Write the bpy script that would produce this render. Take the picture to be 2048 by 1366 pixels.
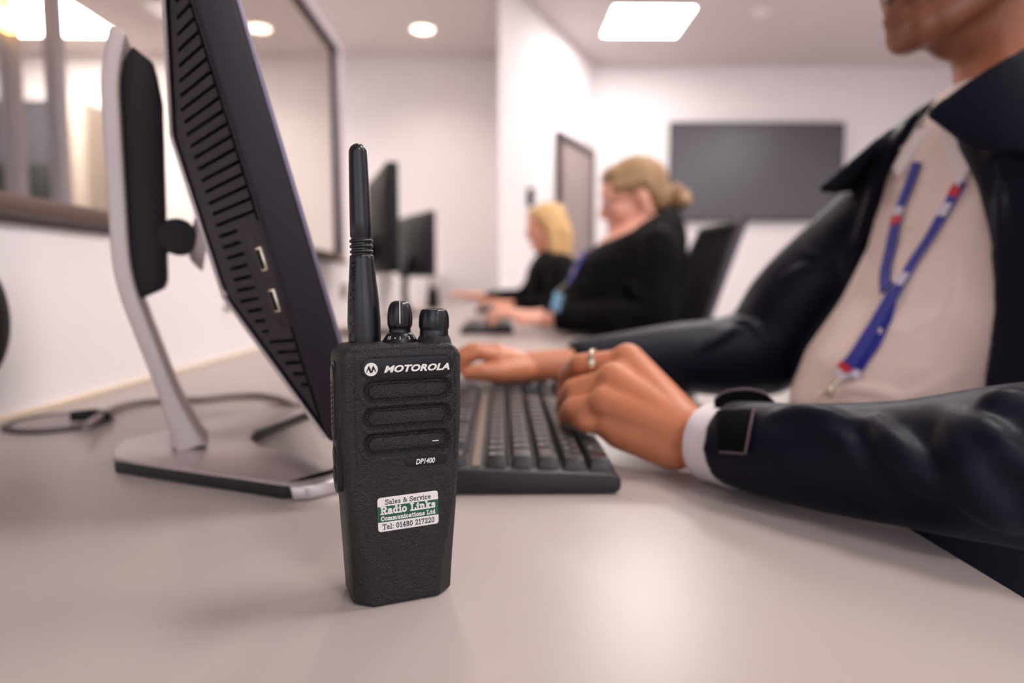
import bpy, bmesh, math, random
import numpy as np
from mathutils import Vector, Matrix, Euler
random.seed(7)
S = bpy.context.scene
for o in list(bpy.data.objects): bpy.data.objects.remove(o, do_unlink=True)
C = S.collection
# ------------------------------------------------------------------ camera
FPX = 1365.0
CAMZ = 0.88
cam_d = bpy.data.cameras.new('camera'); cam = bpy.data.objects.new('camera', cam_d); C.objects.link(cam)
cam_d.sensor_width = 36.0; cam_d.lens = FPX/2048*36.0
cam_d.clip_start = 0.01; cam_d.clip_end = 60
cam.location = (0, 0, CAMZ)
cam.rotation_euler = (math.radians(90-4.98), 0, math.radians(-1.0))
cam_d.dof.use_dof = True; cam_d.dof.focus_distance = 0.315; cam_d.dof.aperture_fstop = 4.2
S.camera = cam
# ------------------------------------------------------------------ view
S.view_settings.view_transform = 'Standard'; S.view_settings.look = 'None'
S.view_settings.gamma = 1.0; S.view_settings.use_curve_mapping = False
S.view_settings.exposure = 0.93
w = bpy.data.worlds.new('world'); S.world = w; w.use_nodes = True
w.node_tree.nodes['Background'].inputs[0].default_value = (0.9, 0.88, 0.95, 1)
w.node_tree.nodes['Background'].inputs[1].default_value = 0.3
DAY = 16.0
LAMP_EMIT = 15.0        # office ceiling panels
PANELS = [(1.13, 5.42), (1.13, 3.0), (1.13, 0.75), (1.13, -1.4), (3.3, 3.0), (3.3, 0.75)]
DOWNLIGHTS = [(-0.61, 5.62), (-1.9, 5.62), (-0.2, 2.0), (-0.2, 3.9)]
for wx_, ww_ in ((-1.8, 3.2), (1.95, 3.3)):      # daylight coming in through the two windows behind the camera
    ld = bpy.data.lights.new('daylight', 'AREA'); ld.shape = 'RECTANGLE'; ld.size = ww_; ld.size_y = 1.4; ld.energy = DAY; ld.color = (.80, .86, 1.0)
    lo = bpy.data.objects.new('daylight', ld); C.objects.link(lo); lo.location = (wx_, -2.7, 1.65); lo.rotation_euler = (math.radians(-90+180), 0, 0)
# ------------------------------------------------------------------ pixel -> place (2048x1366 frame of the photograph)
Rm = cam.rotation_euler.to_matrix(); CP = Vector((0, 0, CAMZ))
def ray(px, py): return Rm @ Vector((px-1024, 683-py, -FPX))
def UY(px, py, d): r = ray(px, py); return CP + r*(d/r.y)
def UZ(px, py, z): r = ray(px, py); return CP + r*((z-CAMZ)/r.z)
DESK = 0.73
CEIL = 2.88
# ------------------------------------------------------------------ materials
def lin(c):
    return tuple((x/255/12.92 if x/255 <= 0.04045 else ((x/255+0.055)/1.055)**2.4) for x in c)
def mat(name, col, rough=0.6, metal=0.0, bump=None, emit=None, var=0.0, vscale=20, spec=0.5, sss=0, sheen=0, coat=0, trans=0, alpha=None):
    m = bpy.data.materials.new(name); m.use_nodes = True
    nt = m.node_tree; b = nt.nodes['Principled BSDF']
    b.inputs['Base Color'].default_value = (*col, 1); b.inputs['Roughness'].default_value = rough
    b.inputs['Metallic'].default_value = metal; b.inputs['Specular IOR Level'].default_value = spec
    if sss:
        b.inputs['Subsurface Weight'].default_value = sss; b.inputs['Subsurface Scale'].default_value = 0.006
        b.inputs['Subsurface Radius'].default_value = (1, .35, .2)
    if sheen: b.inputs['Sheen Weight'].default_value = sheen; b.inputs['Sheen Roughness'].default_value = .4
    if coat: b.inputs['Coat Weight'].default_value = coat; b.inputs['Coat Roughness'].default_value = .25
    if trans: b.inputs['Transmission Weight'].default_value = trans
    if emit: b.inputs['Emission Color'].default_value = (*emit[0], 1); b.inputs['Emission Strength'].default_value = emit[1]
    tc = nt.nodes.new('ShaderNodeTexCoord')
    if var:
        n = nt.nodes.new('ShaderNodeTexNoise'); n.inputs['Scale'].default_value = vscale; n.inputs['Detail'].default_value = 4
        nt.links.new(tc.outputs['Object'], n.inputs['Vector'])
        mx = nt.nodes.new('ShaderNodeMix'); mx.data_type = 'RGBA'
        mx.inputs['A'].default_value = (*[c*(1-var) for c in col], 1); mx.inputs['B'].default_value = (*[min(1, c*(1+var)) for c in col], 1)
        nt.links.new(n.outputs['Fac'], mx.inputs['Factor']); nt.links.new(mx.outputs['Result'], b.inputs['Base Color'])
    if bump:
        kind, sc, st, dist = bump
        if kind == 'voronoi':
            n = nt.nodes.new('ShaderNodeTexVoronoi'); out = 'Distance'
        else:
            n = nt.nodes.new('ShaderNodeTexNoise'); n.inputs['Detail'].default_value = 3; out = 'Fac'
        n.inputs['Scale'].default_value = sc
        nt.links.new(tc.outputs['Object'], n.inputs['Vector'])
        bp = nt.nodes.new('ShaderNodeBump'); bp.inputs['Strength'].default_value = st; bp.inputs['Distance'].default_value = dist
        nt.links.new(n.outputs[out], bp.inputs['Height']); nt.links.new(bp.outputs['Normal'], b.inputs['Normal'])
    return m
M = {}
M['wall'] = mat('wall_paint', lin((239, 233, 234)), .85, bump=('noise', 60, .05, .002), var=.01, vscale=3)
M['ceiling'] = mat('ceiling_paint', lin((212, 201, 201)), .9, var=.01)
M['carpet'] = mat('vinyl_floor', lin((196, 190, 188)), .6, var=.03, vscale=40)
M['desk'] = mat('desk_laminate', lin((174, 162, 158)), .32, bump=('noise', 900, .04, .0004), var=.012, vscale=40, spec=.45)
M['desk_edge'] = mat('desk_edge_band', lin((196, 186, 183)), .5)
M['legmetal'] = mat('painted_steel', lin((205, 205, 208)), .4, .6)
M['radio'] = mat('radio_textured_plastic', (.0115, .0095, .0100), .40, bump=('voronoi', 1900, 1.0, .00042), spec=.42, var=.15, vscale=300)
M['radio_smooth'] = mat('radio_smooth_plastic', (.007, .006, .0075), .36, spec=.35, bump=('noise', 1500, .05, .0002))
M['rubber'] = mat('antenna_rubber', (.006, .0052, .0085), .30, spec=.5, bump=('noise', 1200, .06, .0002))
M['rubber_emboss'] = mat('embossed_rubber', (.0015, .0015, .002), .18)
M['plate'] = mat('radio_nameplate', (.008, .0065, .011), .4, spec=.3)
M['ink_white'] = mat('white_ink', (.8, .78, .74), .5)
M['ink_green'] = mat('green_ink', lin((22, 84, 62)), .5)
M['ink_dark'] = mat('dark_green_ink', lin((30, 62, 52)), .5)
M['sticker'] = mat('sticker_white', lin((235, 228, 228)), .4)
M['grille'] = mat('radio_grille_bar', (.0120, .0100, .0105), .40, spec=.42, bump=('voronoi', 1900, 1.0, .00042), var=.15, vscale=300)
M['mon'] = mat('monitor_plastic', lin((40, 32, 40)), .5, spec=.35, bump=('noise', 1800, .12, .0003))
M['mon_bezel'] = mat('monitor_bezel', lin((32, 22, 34)), .5, spec=.3, bump=('noise', 1800, .08, .0002))
M['mon_edge'] = mat('monitor_front_edge', lin((120, 112, 132)), .35, .3)
M['vent'] = mat('vent_black', (.002, .002, .002), .9)
M['silver'] = mat('silver_paint', lin((196, 186, 186)), .32, .75, var=.02)
M['silver_matte'] = mat('silver_matte_paint', lin((196, 184, 182)), .5, .3)
M['colblack'] = mat('stand_black_plastic', lin((30, 23, 28)), .6, spec=.3, bump=('noise', 900, .1, .0003))
M['rubberfoot'] = mat('black_base_edge', (.008, .008, .01), .5)
M['chrome'] = mat('usb_steel', (.75, .68, .55), .22, 1)
M['screen'] = mat('black_screen', (.012, .012, .014), .12, coat=.5)
M['tv'] = mat('tv_screen', (.062, .057, .072), .3, spec=.8, var=.03, vscale=2)
M['black'] = mat('black_plastic', (.006, .0055, .0065), .5, spec=.3)
M['key'] = mat('keycap_plastic', lin((50, 46, 48)), .34, bump=('noise', 900, .1, .0002))
M['key_case'] = mat('keyboard_case', lin((26, 21, 27)), .45, bump=('noise', 900, .08, .0002))
M['legend'] = mat('key_legend', (.55, .55, .52), .6)
M['cable'] = mat('grey_cable', lin((128, 112, 112)), .5)
M['grommet'] = mat('grommet_rim', lin((66, 56, 56)), .5)
M['grommet_lid'] = mat('grommet_lid', lin((150, 138, 138)), .45)
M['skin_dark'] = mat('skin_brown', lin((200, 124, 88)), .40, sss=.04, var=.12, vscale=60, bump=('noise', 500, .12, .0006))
M['skin_face'] = mat('skin_brown_face', lin((128, 74, 48)), .45, sss=.1, var=.1, vscale=50)
M['skin_pale'] = mat('skin_pale', lin((236, 172, 150)), .5, sss=.15, var=.06, vscale=30)
M['skin_pink'] = mat('skin_pink', lin((232, 162, 134)), .5, sss=.15, var=.06, vscale=30)
M['jacket'] = mat('navy_softshell', (.0034, .0036, .0115), .46, bump=('noise', 1400, .12, .0003), sheen=.04, spec=.15)
M['jacket_black'] = mat('black_jacket', (.0035, .0027, .004), .8, bump=('noise', 600, .2, .0005), sheen=.02, spec=.10)
M['velcro'] = mat('black_velcro', (.003, .0028, .0026), .9, spec=.1, bump=('noise', 2500, .5, .0006))
M['piping'] = mat('tab_edge_stitch', lin((96, 78, 82)), .7)
M['shirt'] = mat('white_shirt', lin((238, 216, 208)), .75, bump=('noise', 1500, .08, .0003), sheen=.1)
M['cuff'] = mat('white_shirt_cuff', lin((232, 222, 224)), .75, bump=('noise', 1500, .08, .0003))
M['button'] = mat('pearl_button', lin((240, 226, 205)), .3)
M['lanyard'] = mat('blue_ribbon', lin((34, 44, 150)), .6, bump=('noise', 2500, .2, .0003))
M['red'] = mat('red_print', lin((206, 24, 52)), .6)
M['white'] = mat('white_print', lin((214, 208, 226)), .6)
M['badge'] = mat('badge_pale_blue', lin((126, 166, 196)), .4)
M['trousers'] = mat('dark_trousers', (.014, .014, .018), .85)
M['shoe'] = mat('shoe_leather', (.01, .009, .009), .35)
M['hair_black'] = mat('hair_black', (.008, .006, .006), .55, bump=('noise', 300, .4, .002))
M['hair_brown'] = mat('hair_light_brown', lin((160, 126, 90)), .6, var=.4, vscale=28, bump=('noise', 120, .6, .003))
M['hair_blond'] = mat('hair_blond', lin((214, 172, 118)), .6, var=.22, vscale=25, bump=('noise', 120, .6, .003))
M['eye'] = mat('eye_white', (.75, .72, .7), .2)
M['iris'] = mat('iris_dark', (.03, .018, .01), .2)
M['lips'] = mat('lips', lin((176, 96, 86)), .5)
M['ring'] = mat('pale_gold_ring', (.86, .74, .58), .22, 1)
M['metalclip'] = mat('clip_metal', (.6, .52, .4), .3, 1)
M['door'] = mat('grey_door', lin((150, 134, 132)), .55, var=.02)
M['door_frame'] = mat('door_frame_dark', lin((70, 58, 60)), .5)
M['brown_rail'] = mat('window_rail_brown', lin((98, 76, 66)), .5, var=.05)
M['dark_rail'] = mat('window_rail_dark', lin((52, 36, 38)), .5)
M['white_trim'] = mat('white_trim', lin((236, 226, 224)), .5)
M['mullion'] = mat('partition_post', lin((176, 168, 176)), .5)
M['lamp'] = mat('ceiling_panel_diffuser', (.9, .85, .8), .5, emit=((1.0, .945, .91), LAMP_EMIT))
M['downlamp'] = mat('downlight_lens', (.9, .85, .8), .5, emit=((1.0, .82, .62), 3.0))
M['orange'] = mat('orange_glow', (.9, .6, .3), .5, emit=((1.0, .62, .2), 5.0))  # emission stands in for an orange reflection, not a lamp
M['cabinet'] = mat('dark_cabinet', (.012, .014, .013), .5)
M['tan'] = mat('tan_panel', lin((172, 158, 146)), .7)
M['leaf'] = mat('leaf_green', lin((44, 66, 50)), .6)
M['pot'] = mat('pot_grey', lin((110, 104, 98)), .7)
M['mesh'] = mat('chair_mesh', (.004, .0035, .005), .85, spec=.15, bump=('voronoi', 300, .5, .001))
def darken_jaw(m, centre, rad):
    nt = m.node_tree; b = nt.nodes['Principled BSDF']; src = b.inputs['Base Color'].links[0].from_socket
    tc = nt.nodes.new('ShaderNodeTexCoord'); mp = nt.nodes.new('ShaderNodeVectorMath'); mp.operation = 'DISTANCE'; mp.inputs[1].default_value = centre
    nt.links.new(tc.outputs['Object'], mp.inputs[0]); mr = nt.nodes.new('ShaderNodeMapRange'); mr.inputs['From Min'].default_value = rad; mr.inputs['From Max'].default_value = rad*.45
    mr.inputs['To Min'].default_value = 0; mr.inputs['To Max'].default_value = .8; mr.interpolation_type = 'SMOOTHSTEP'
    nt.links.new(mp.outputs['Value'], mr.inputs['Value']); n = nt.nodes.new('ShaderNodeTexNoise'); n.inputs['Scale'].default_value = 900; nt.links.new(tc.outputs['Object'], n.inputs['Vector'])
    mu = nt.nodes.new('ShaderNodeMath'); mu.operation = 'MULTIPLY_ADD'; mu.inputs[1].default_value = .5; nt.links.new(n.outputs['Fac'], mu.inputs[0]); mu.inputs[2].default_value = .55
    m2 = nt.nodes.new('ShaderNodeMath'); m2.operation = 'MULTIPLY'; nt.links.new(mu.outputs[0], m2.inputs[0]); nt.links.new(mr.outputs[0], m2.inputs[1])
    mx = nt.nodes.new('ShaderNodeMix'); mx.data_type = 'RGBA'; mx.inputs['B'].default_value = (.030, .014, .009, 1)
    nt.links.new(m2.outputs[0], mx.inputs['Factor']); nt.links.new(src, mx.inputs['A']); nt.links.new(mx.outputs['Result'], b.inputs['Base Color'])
darken_jaw(M['skin_dark'], (-.075, -.01, 1.165), .105)     # blends to darker speckled skin around the man's jaw and chin
def glassmat():
    m = bpy.data.materials.new('tinted_glass'); m.use_nodes = True; nt = m.node_tree; nt.nodes.clear()
    out = nt.nodes.new('ShaderNodeOutputMaterial'); tr = nt.nodes.new('ShaderNodeBsdfTransparent'); gl = nt.nodes.new('ShaderNodeBsdfGlossy')
    tr.inputs[0].default_value = (.86, .84, .81, 1); gl.inputs['Roughness'].default_value = .02; gl.inputs['Color'].default_value = (.9, .9, .9, 1)
    fr = nt.nodes.new('ShaderNodeValue'); fr.outputs[0].default_value = .01
    mx = nt.nodes.new('ShaderNodeMixShader')
    nt.links.new(fr.outputs[0], mx.inputs[0]); nt.links.new(tr.outputs[0], mx.inputs[1]); nt.links.new(gl.outputs[0], mx.inputs[2]); nt.links.new(mx.outputs[0], out.inputs[0])
    return m
M['glass'] = glassmat()
# ------------------------------------------------------------------ object helpers
WM = {}
def thing(name, label, cat, loc=(0, 0, 0), rotz=0, group=None, mtx=None):
    o = bpy.data.objects.new(name, None); C.objects.link(o); o.empty_display_size = .05
    if mtx is None: mtx = Matrix.Translation(loc) @ Matrix.Rotation(rotz, 4, 'Z')
    o.matrix_basis = mtx; WM[o.name] = mtx.copy()
    o['label'] = label; o['category'] = cat
    if group: o['group'] = group
    return o
def link_mesh(name, me, m, parent=None, label=None, smooth=True, local=False):
    """mesh given in world space (or in the parent's space if local) -> ONE object"""
    o = bpy.data.objects.new(name, me); C.objects.link(o)
    if not me.materials:
        for mm in (m if isinstance(m, (list, tuple)) else [m]): me.materials.append(mm)
    if smooth:
        me.polygons.foreach_set('use_smooth', [True]*len(me.polygons))
    if parent is not None:
        o.parent = parent; W = WM[parent.name]
        if not local: me.transform(W.inverted())
        WM[o.name] = W.copy()
    else: WM[o.name] = Matrix.Identity(4)
    if label: o['label'] = label
    me.update()
    return o
def obj(name, bm, m, parent=None, label=None, smooth=True, local=False, bevel=0, seg=2, angle=40, autosmooth=True):
    me = bpy.data.meshes.new(name)
    bmesh.ops.recalc_face_normals(bm, faces=bm.faces[:])
    if smooth and autosmooth:
        for e in bm.edges:
            if len(e.link_faces) == 2 and e.calc_face_angle(0) > math.radians(angle): e.smooth = False
    bm.to_mesh(me); bm.free()
    o = link_mesh(name, me, m, parent, label, smooth, local)
    if bevel:
        b = o.modifiers.new('bevel', 'BEVEL'); b.width = bevel; b.segments = seg; b.limit_method = 'ANGLE'; b.angle_limit = math.radians(35); b.harden_normals = False
        for p in me.polygons: p.use_smooth = True
        for e in me.edges: e.use_edge_sharp = False
        me.polygons.foreach_set('use_smooth', [True]*len(me.polygons))
    return o
def tag(o, label, cat, group=None):
    o['label'] = label; o['category'] = cat
    if group: o['group'] = group
    return o
def struct(name, bm, m, smooth=False, bevel=0):
    o = obj(name, bm, m, smooth=smooth, bevel=bevel); o['kind'] = 'structure'; return o
def dup(root, mtx, label, group=None):
    r = root.copy(); C.objects.link(r); r.matrix_basis = mtx; r['label'] = label
    if group: r['group'] = group
    def rec(src, dst):
        for ch in [c for c in src.children]:
            c = ch.copy(); C.objects.link(c); c.parent = dst; c.matrix_parent_inverse = ch.matrix_parent_inverse.copy(); rec(ch, c)
    rec(root, r); return r
V3 = Vector
def B(): return bmesh.new()
def box(bm, c, s, R=None, mi=0, taper=1.0):
    vs = []
    for sz in (-1, 1):
        k = taper if sz > 0 else 1.0
        for sx, sy in ((-1, -1), (1, -1), (1, 1), (-1, 1)):
            v = Vector((sx*s[0]/2*k, sy*s[1]/2*k, sz*s[2]/2))
            if R is not None: v = R @ v
            vs.append(bm.verts.new(Vector(c)+v))
    fs = [(3, 2, 1, 0), (4, 5, 6, 7), (0, 1, 5, 4), (1, 2, 6, 5), (2, 3, 7, 6), (3, 0, 4, 7)]
    out = []
    for f in fs:
        fc = bm.faces.new([vs[i] for i in f]); fc.material_index = mi; out.append(fc)
    return out
def box2(bm, a, b, mi=0):
    a = Vector(a); b = Vector(b); return box(bm, (a+b)/2, [abs(x) for x in (b-a)], mi=mi)
def prism(bm, pts, z0, z1, T=None, mi=0):
    lo = [Vector((p[0], p[1], z0)) for p in pts]; hi = [Vector((p[0], p[1], z1)) for p in pts]
    if T is not None: lo = [T @ v for v in lo]; hi = [T @ v for v in hi]
    lo = [bm.verts.new(v) for v in lo]; hi = [bm.verts.new(v) for v in hi]
    n = len(pts)
    f = bm.faces.new(lo[::-1]); f.material_index = mi
    f = bm.faces.new(hi); f.material_index = mi
    for i in range(n):
        f = bm.faces.new((lo[i], lo[(i+1) % n], hi[(i+1) % n], hi[i])); f.material_index = mi
def loft(bm, rings, closed=True, caps=True, mi=0):
    R = [[bm.verts.new(Vector(p)) for p in r] for r in rings]
    n = len(R[0])
    for a, b in zip(R[:-1], R[1:]):
        for i in range(n if closed else n-1):
            j = (i+1) % n
            f = bm.faces.new((a[i], a[j], b[j], b[i])); f.material_index = mi
    if caps and closed:
        f = bm.faces.new(R[0][::-1]); f.material_index = mi
        f = bm.faces.new(R[-1]); f.material_index = mi
    return R
def frame(d):
    d = Vector(d).normalized(); u = Vector((0, 0, 1)) if abs(d.z) < .9 else Vector((1, 0, 0))
    x = u.cross(d).normalized(); y = d.cross(x); return x, y
def tube(bm, pts, r, n=12, mi=0, caps=True):
    pts = [Vector(p) for p in pts]; rs = r if isinstance(r, (list, tuple)) else [r]*len(pts)
    rings = []; x0 = None
    for i, p in enumerate(pts):
        d = (pts[min(i+1, len(pts)-1)]-pts[max(i-1, 0)]).normalized()
        if x0 is None: x, y = frame(d)
        else:
            x = (x0 - d*x0.dot(d)).normalized(); y = d.cross(x)
        x0 = x
        rings.append([p+(x*math.cos(t)+y*math.sin(t))*rs[i] for t in [2*math.pi*k/n for k in range(n)]])
    loft(bm, rings, True, caps, mi)
def smooth_path(pts, sub=8):
    pts = [Vector(p) for p in pts]; out = []
    P = [pts[0]*2-pts[1]]+pts+[pts[-1]*2-pts[-2]]
    for i in range(1, len(P)-2):
        for k in range(sub):
            t = k/sub; a, b, c, d = P[i-1], P[i], P[i+1], P[i+2]
            out.append(.5*((2*b)+(c-a)*t+(2*a-5*b+4*c-d)*t*t+(3*b-a-3*c+d)*t**3))
    out.append(pts[-1]); return out
def lathe(bm, prof, T=None, n=32, mi=0, flute=None):
    """prof: (r,z) list about local z; T matrix"""
    rings = []
    for r, z in prof:
        ring = []
        for k in range(n):
            t = 2*math.pi*k/n; rr = r*(flute(t, z) if flute else 1)
            v = Vector((rr*math.cos(t), rr*math.sin(t), z)); ring.append(T @ v if T is not None else v)
        rings.append(ring)
    loft(bm, rings, True, True, mi)
def ell(bm, c, r, R=None, u=24, v=14, mi=0):
    c = Vector(c); r = (r, r, r) if not isinstance(r, (tuple, list)) else r
    rows = []
    for i in range(1, v):
        th = math.pi*i/v
        row = []
        for k in range(u):
            a = 2*math.pi*k/u
            p = Vector((r[0]*math.sin(th)*math.cos(a), r[1]*math.sin(th)*math.sin(a), r[2]*math.cos(th)))
            if R is not None: p = R @ p
            row.append(bm.verts.new(c+p))
        rows.append(row)
    top = Vector((0, 0, r[2])); 
    if R is not None: top = R @ top
    a = bm.verts.new(c+top); b = bm.verts.new(c-top)
    for k in range(u):
        f = bm.faces.new((a, rows[0][k], rows[0][(k+1) % u])); f.material_index = mi
        f = bm.faces.new((b, rows[-1][(k+1) % u], rows[-1][k])); f.material_index = mi
    for p, q in zip(rows[:-1], rows[1:]):
        for k in range(u):
            j = (k+1) % u; f = bm.faces.new((p[k], q[k], q[j], p[j])); f.material_index = mi
def cap(bm, p0, p1, r0, r1=None, n=16):
    """tapered capsule = cone + ball ends (closed pieces, for fuse)"""
    r1 = r0 if r1 is None else r1
    p0 = Vector(p0); p1 = Vector(p1); d = p1-p0; L = d.length
    if L < 1e-6: ell(bm, p0, r0, u=n, v=10); return
    x, y = frame(d); d.normalize(); rings = []
    for i in range(1, 7):
        t = math.pi/2*i/6; rings.append((p0-d*r0*math.cos(t), r0*math.sin(t)))
    for i in range(6):
        t = math.pi/2*i/6; rings.append((p1+d*r1*math.sin(t), r1*math.cos(t)))
    loft(bm, [[c+(x*math.cos(a)+y*math.sin(a))*r for a in [2*math.pi*k/n for k in range(n)]] for c, r in rings])
def chain(bm, pts, rs):
    for a, b, ra, rb in zip(pts[:-1], pts[1:], rs[:-1], rs[1:]): cap(bm, a, b, ra, rb)
def fuse(bm, voxel, it=4, fac=.5):
    """closed overlapping pieces -> one continuous smooth skin"""
    bmesh.ops.recalc_face_normals(bm, faces=bm.faces[:])
    me = bpy.data.meshes.new('tmp'); bm.to_mesh(me); bm.free()
    o = bpy.data.objects.new('tmp', me); C.objects.link(o)
    r = o.modifiers.new('r', 'REMESH'); r.mode = 'VOXEL'; r.voxel_size = voxel
    if it:
        s = o.modifiers.new('s', 'SMOOTH'); s.factor = fac; s.iterations = it
    dg = bpy.context.evaluated_depsgraph_get()
    out = bpy.data.meshes.new_from_object(o.evaluated_get(dg), depsgraph=dg)
    bpy.data.objects.remove(o); bpy.data.meshes.remove(me)
    out.materials.clear(); return out
def relax(me, zmin, it, box_=None):
    bm = B(); bm.from_mesh(me); vs = [v for v in bm.verts if v.co.z > zmin]
    for _ in range(it): bmesh.ops.smooth_vert(bm, verts=vs, factor=.5, use_axis_x=True, use_axis_y=True, use_axis_z=True)
    bm.to_mesh(me); bm.free(); return me
def text_bm(body, size, depth=0.0, shear=0.0, offset=0.0, align='CENTER', spacing=1.0):
    cu = bpy.data.curves.new('t', 'FONT'); cu.body = body; cu.size = size; cu.shear = shear; cu.offset = offset
    cu.extrude = depth; cu.align_x = align; cu.align_y = 'CENTER'; cu.space_character = spacing; cu.resolution_u = 3
    o = bpy.data.objects.new('t', cu); C.objects.link(o)
    dg = bpy.context.evaluated_depsgraph_get(); me = bpy.data.meshes.new_from_object(o.evaluated_get(dg))
    bm = B(); bm.from_mesh(me); bpy.data.objects.remove(o); bpy.data.meshes.remove(me)
    return bm
def fit_text(bm, w=None, h=None, T=None):
    xs = [v.co.x for v in bm.verts]; ys = [v.co.y for v in bm.verts]
    cx, cy = (min(xs)+max(xs))/2, (min(ys)+max(ys))/2; sx = w/(max(xs)-min(xs)) if w else 1; sy = h/(max(ys)-min(ys)) if h else sx
    for v in bm.verts:
        v.co.x = (v.co.x-cx)*sx; v.co.y = (v.co.y-cy)*sy
        if T is not None: v.co = T @ v.co
    return bm
def sstep(a, b, x): t = np.clip((x-a)/(b-a), 0, 1); return t*t*(3-2*t)
#@@SETTING
# ================================================================== THE SETTING
b = B(); box2(b, (-5.8, -2.6, -.1), (4.6, 6.7, 0)); struct('floor', b, M['carpet'])
b = B(); box2(b, (-5.8, -2.6, CEIL), (4.6, 6.7, CEIL+.1)); struct('ceiling', b, M['ceiling'])
b = B(); box2(b, (.6, 6.5, 0), (4.6, 6.6, CEIL)); struct('wall_back', b, M['wall'])
b = B(); box2(b, (-5.8, 6.3, 0), (.05, 6.4, CEIL)); struct('wall_back_left', b, M['wall'])
b = B(); box2(b, (4.5, -2.6, 0), (4.6, 6.6, CEIL)); struct('wall_right', b, M['wall'])
b = B(); box2(b, (-5.8, -2.6, 0), (-5.7, 6.4, CEIL)); struct('wall_far_left', b, M['wall'])
b = B()
for a, c in (((-5.8, 0), (4.6, .95)), ((-5.8, 2.35), (4.6, CEIL)), ((-5.8, .95), (-3.4, 2.35)), ((-.2, .95), (.3, 2.35)), ((3.6, .95), (4.6, 2.35))): box2(b, (a[0], -2.6, a[1]), (c[0], -2.5, c[1]))
struct('wall_front', b, M['wall'])
for k, (xa, xb) in enumerate(((-3.4, -.2), (.3, 3.6))):
    b = B()
    for a, c in (((xa, .95), (xb, 1.0)), ((xa, 2.3), (xb, 2.35)), ((xa, 1.0), (xa+.05, 2.3)), ((xb-.05, 1.0), (xb, 2.3)), (((xa+xb)/2-.025, 1.0), ((xa+xb)/2+.025, 2.3))): box2(b, (a[0], -2.58, a[1]), (c[0], -2.52, c[1]))
    struct('window_%d' % (3+k), b, M['white_trim'])
# diagonal wall: near corner to far corner, with the grey door in it
q0 = UZ(1052, 0, CEIL); q1 = UZ(1190, 130, CEIL); dv = Vector((q1.x-q0.x, q1.y-q0.y, 0)).normalized(); nv = Vector((-dv.y, dv.x, 0))
c0 = q0 - dv*((q0.x-0.004)/dv.x)         # near corner of the diagonal wall at x about 0
c0.z = 0; c1 = Vector((q1.x, q1.y, 0))+dv*.05
b = B(); prism(b, [tuple(c0.xy), tuple(c1.xy), tuple((c1+nv*.1).xy), (-.012, 6.32), (-.012, c0.y)], 0, CEIL); struct('wall_diagonal', b, M['wall'])
def on_diag(px, py):
    r = ray(px, py); n = nv; return CP + r*((c0-CP).dot(n)/r.dot(n))
dl = on_diag(1110, 262); dr = on_diag(1182, 302); ztop = (dl.z+dr.z)/2
s0 = (Vector((dl.x, dl.y, 0))-c0).dot(dv); s1 = (Vector((dr.x, dr.y, 0))-c0).dot(dv)
Td = Matrix.Translation(c0-nv*.0) @ Matrix(((dv.x, nv.x, 0, 0), (dv.y, nv.y, 0, 0), (0, 0, 1, 0), (0, 0, 0, 1)))
def dbox(bm, a, c): 
    n0 = len(bm.verts); box2(bm, a, c); bm.verts.ensure_lookup_table()
    for v in bm.verts[n0:]: v.co = Td @ v.co
b = B(); dbox(b, (s0+.06, -.03, .01), (s1-.05, .0, ztop-.06)); door = struct('door_1', b, M['door'], bevel=.003)
b = B(); dbox(b, (s0, -.045, 0), (s0+.06, .0, ztop)); dbox(b, (s1-.05, -.045, 0), (s1, .0, ztop)); dbox(b, (s0+.06, -.045, ztop-.06), (s1-.05, .0, ztop)); struct('trim_1', b, M['door_frame'], bevel=.003)
b = B(); dbox(b, (s0+.12, -.036, 1.35), (s0+.20, -.03, 1.5)); dbox(b, (s0+.1, -.07, 1.0), (s0+.12, -.03, 1.3)); WM[door.name] = Matrix.Identity(4); obj('door_plate', b, mat('door_sign_blue', lin((120, 130, 170)), .4), door, smooth=False)
b = B(); dbox(b, (-.0, -.012, 0), (s0, 0, .1)); dbox(b, (s1, -.012, 0), (s1+.3, 0, .1)); struct('baseboard_diagonal', b, M['white_trim'])
b = B(); box2(b, (1.0, 6.486, 0), (4.5, 6.5, .1)); struct('baseboard_back', b, M['white_trim'])
# low wall beside the desks with the framed glass above
WX = -.538; SILL = .945
b = B(); box2(b, (WX-.1, -2.5, 0), (WX, 6.3, SILL)); struct('wall_left', b, M['wall'])
b = B(); box2(b, (WX-.001, -2.5, DESK+.0005), (WX+.006, 6.3, DESK+.006)); struct('trim_2', b, mat('sealant_warm', lin((232, 212, 190)), .6))
FE = 2.41; FT = 1.655
b = B(); box2(b, (WX-.1, -2.5, SILL), (WX+.008, FE, SILL+.012)); struct('window_1', b, M['dark_rail'], bevel=.002)
b = B(); box2(b, (WX-.045, -2.5, SILL+.012), (WX-.006, FE-.035, SILL+.034)); struct('trim_3', b, M['brown_rail'], bevel=.002)
b = B(); box2(b, (WX-.034, -2.5, FT), (WX, FE, FT+.03)); box2(b, (WX-.034, FE-.035, SILL+.02), (WX, FE, FT)); struct('trim_4', b, mat('window_frame_grey', lin((176, 164, 172)), .4), bevel=.002)
b = B(); box2(b, (WX-.030, FE-.044, SILL+.02), (WX-.015, FE-.035, FT)); box2(b, (WX-.030, -2.5, FT-.008), (WX-.010, FE-.035, FT)); struct('trim_5', b, M['dark_rail'])
b = B(); box2(b, (WX-.026, -2.5, SILL+.02), (WX-.020, FE-.038, FT-.004)); struct('window_2', b, M['glass'])
# room beyond the glass
for px, py in ((35, 370), (125, 400)):
    p = UY(px, py, 2.6); b = B(); box2(b, (p.x-.022, p.y-.03, 0), (p.x+.022, p.y+.03, CEIL)); struct('trim_6', b, M['mullion'])
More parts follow.
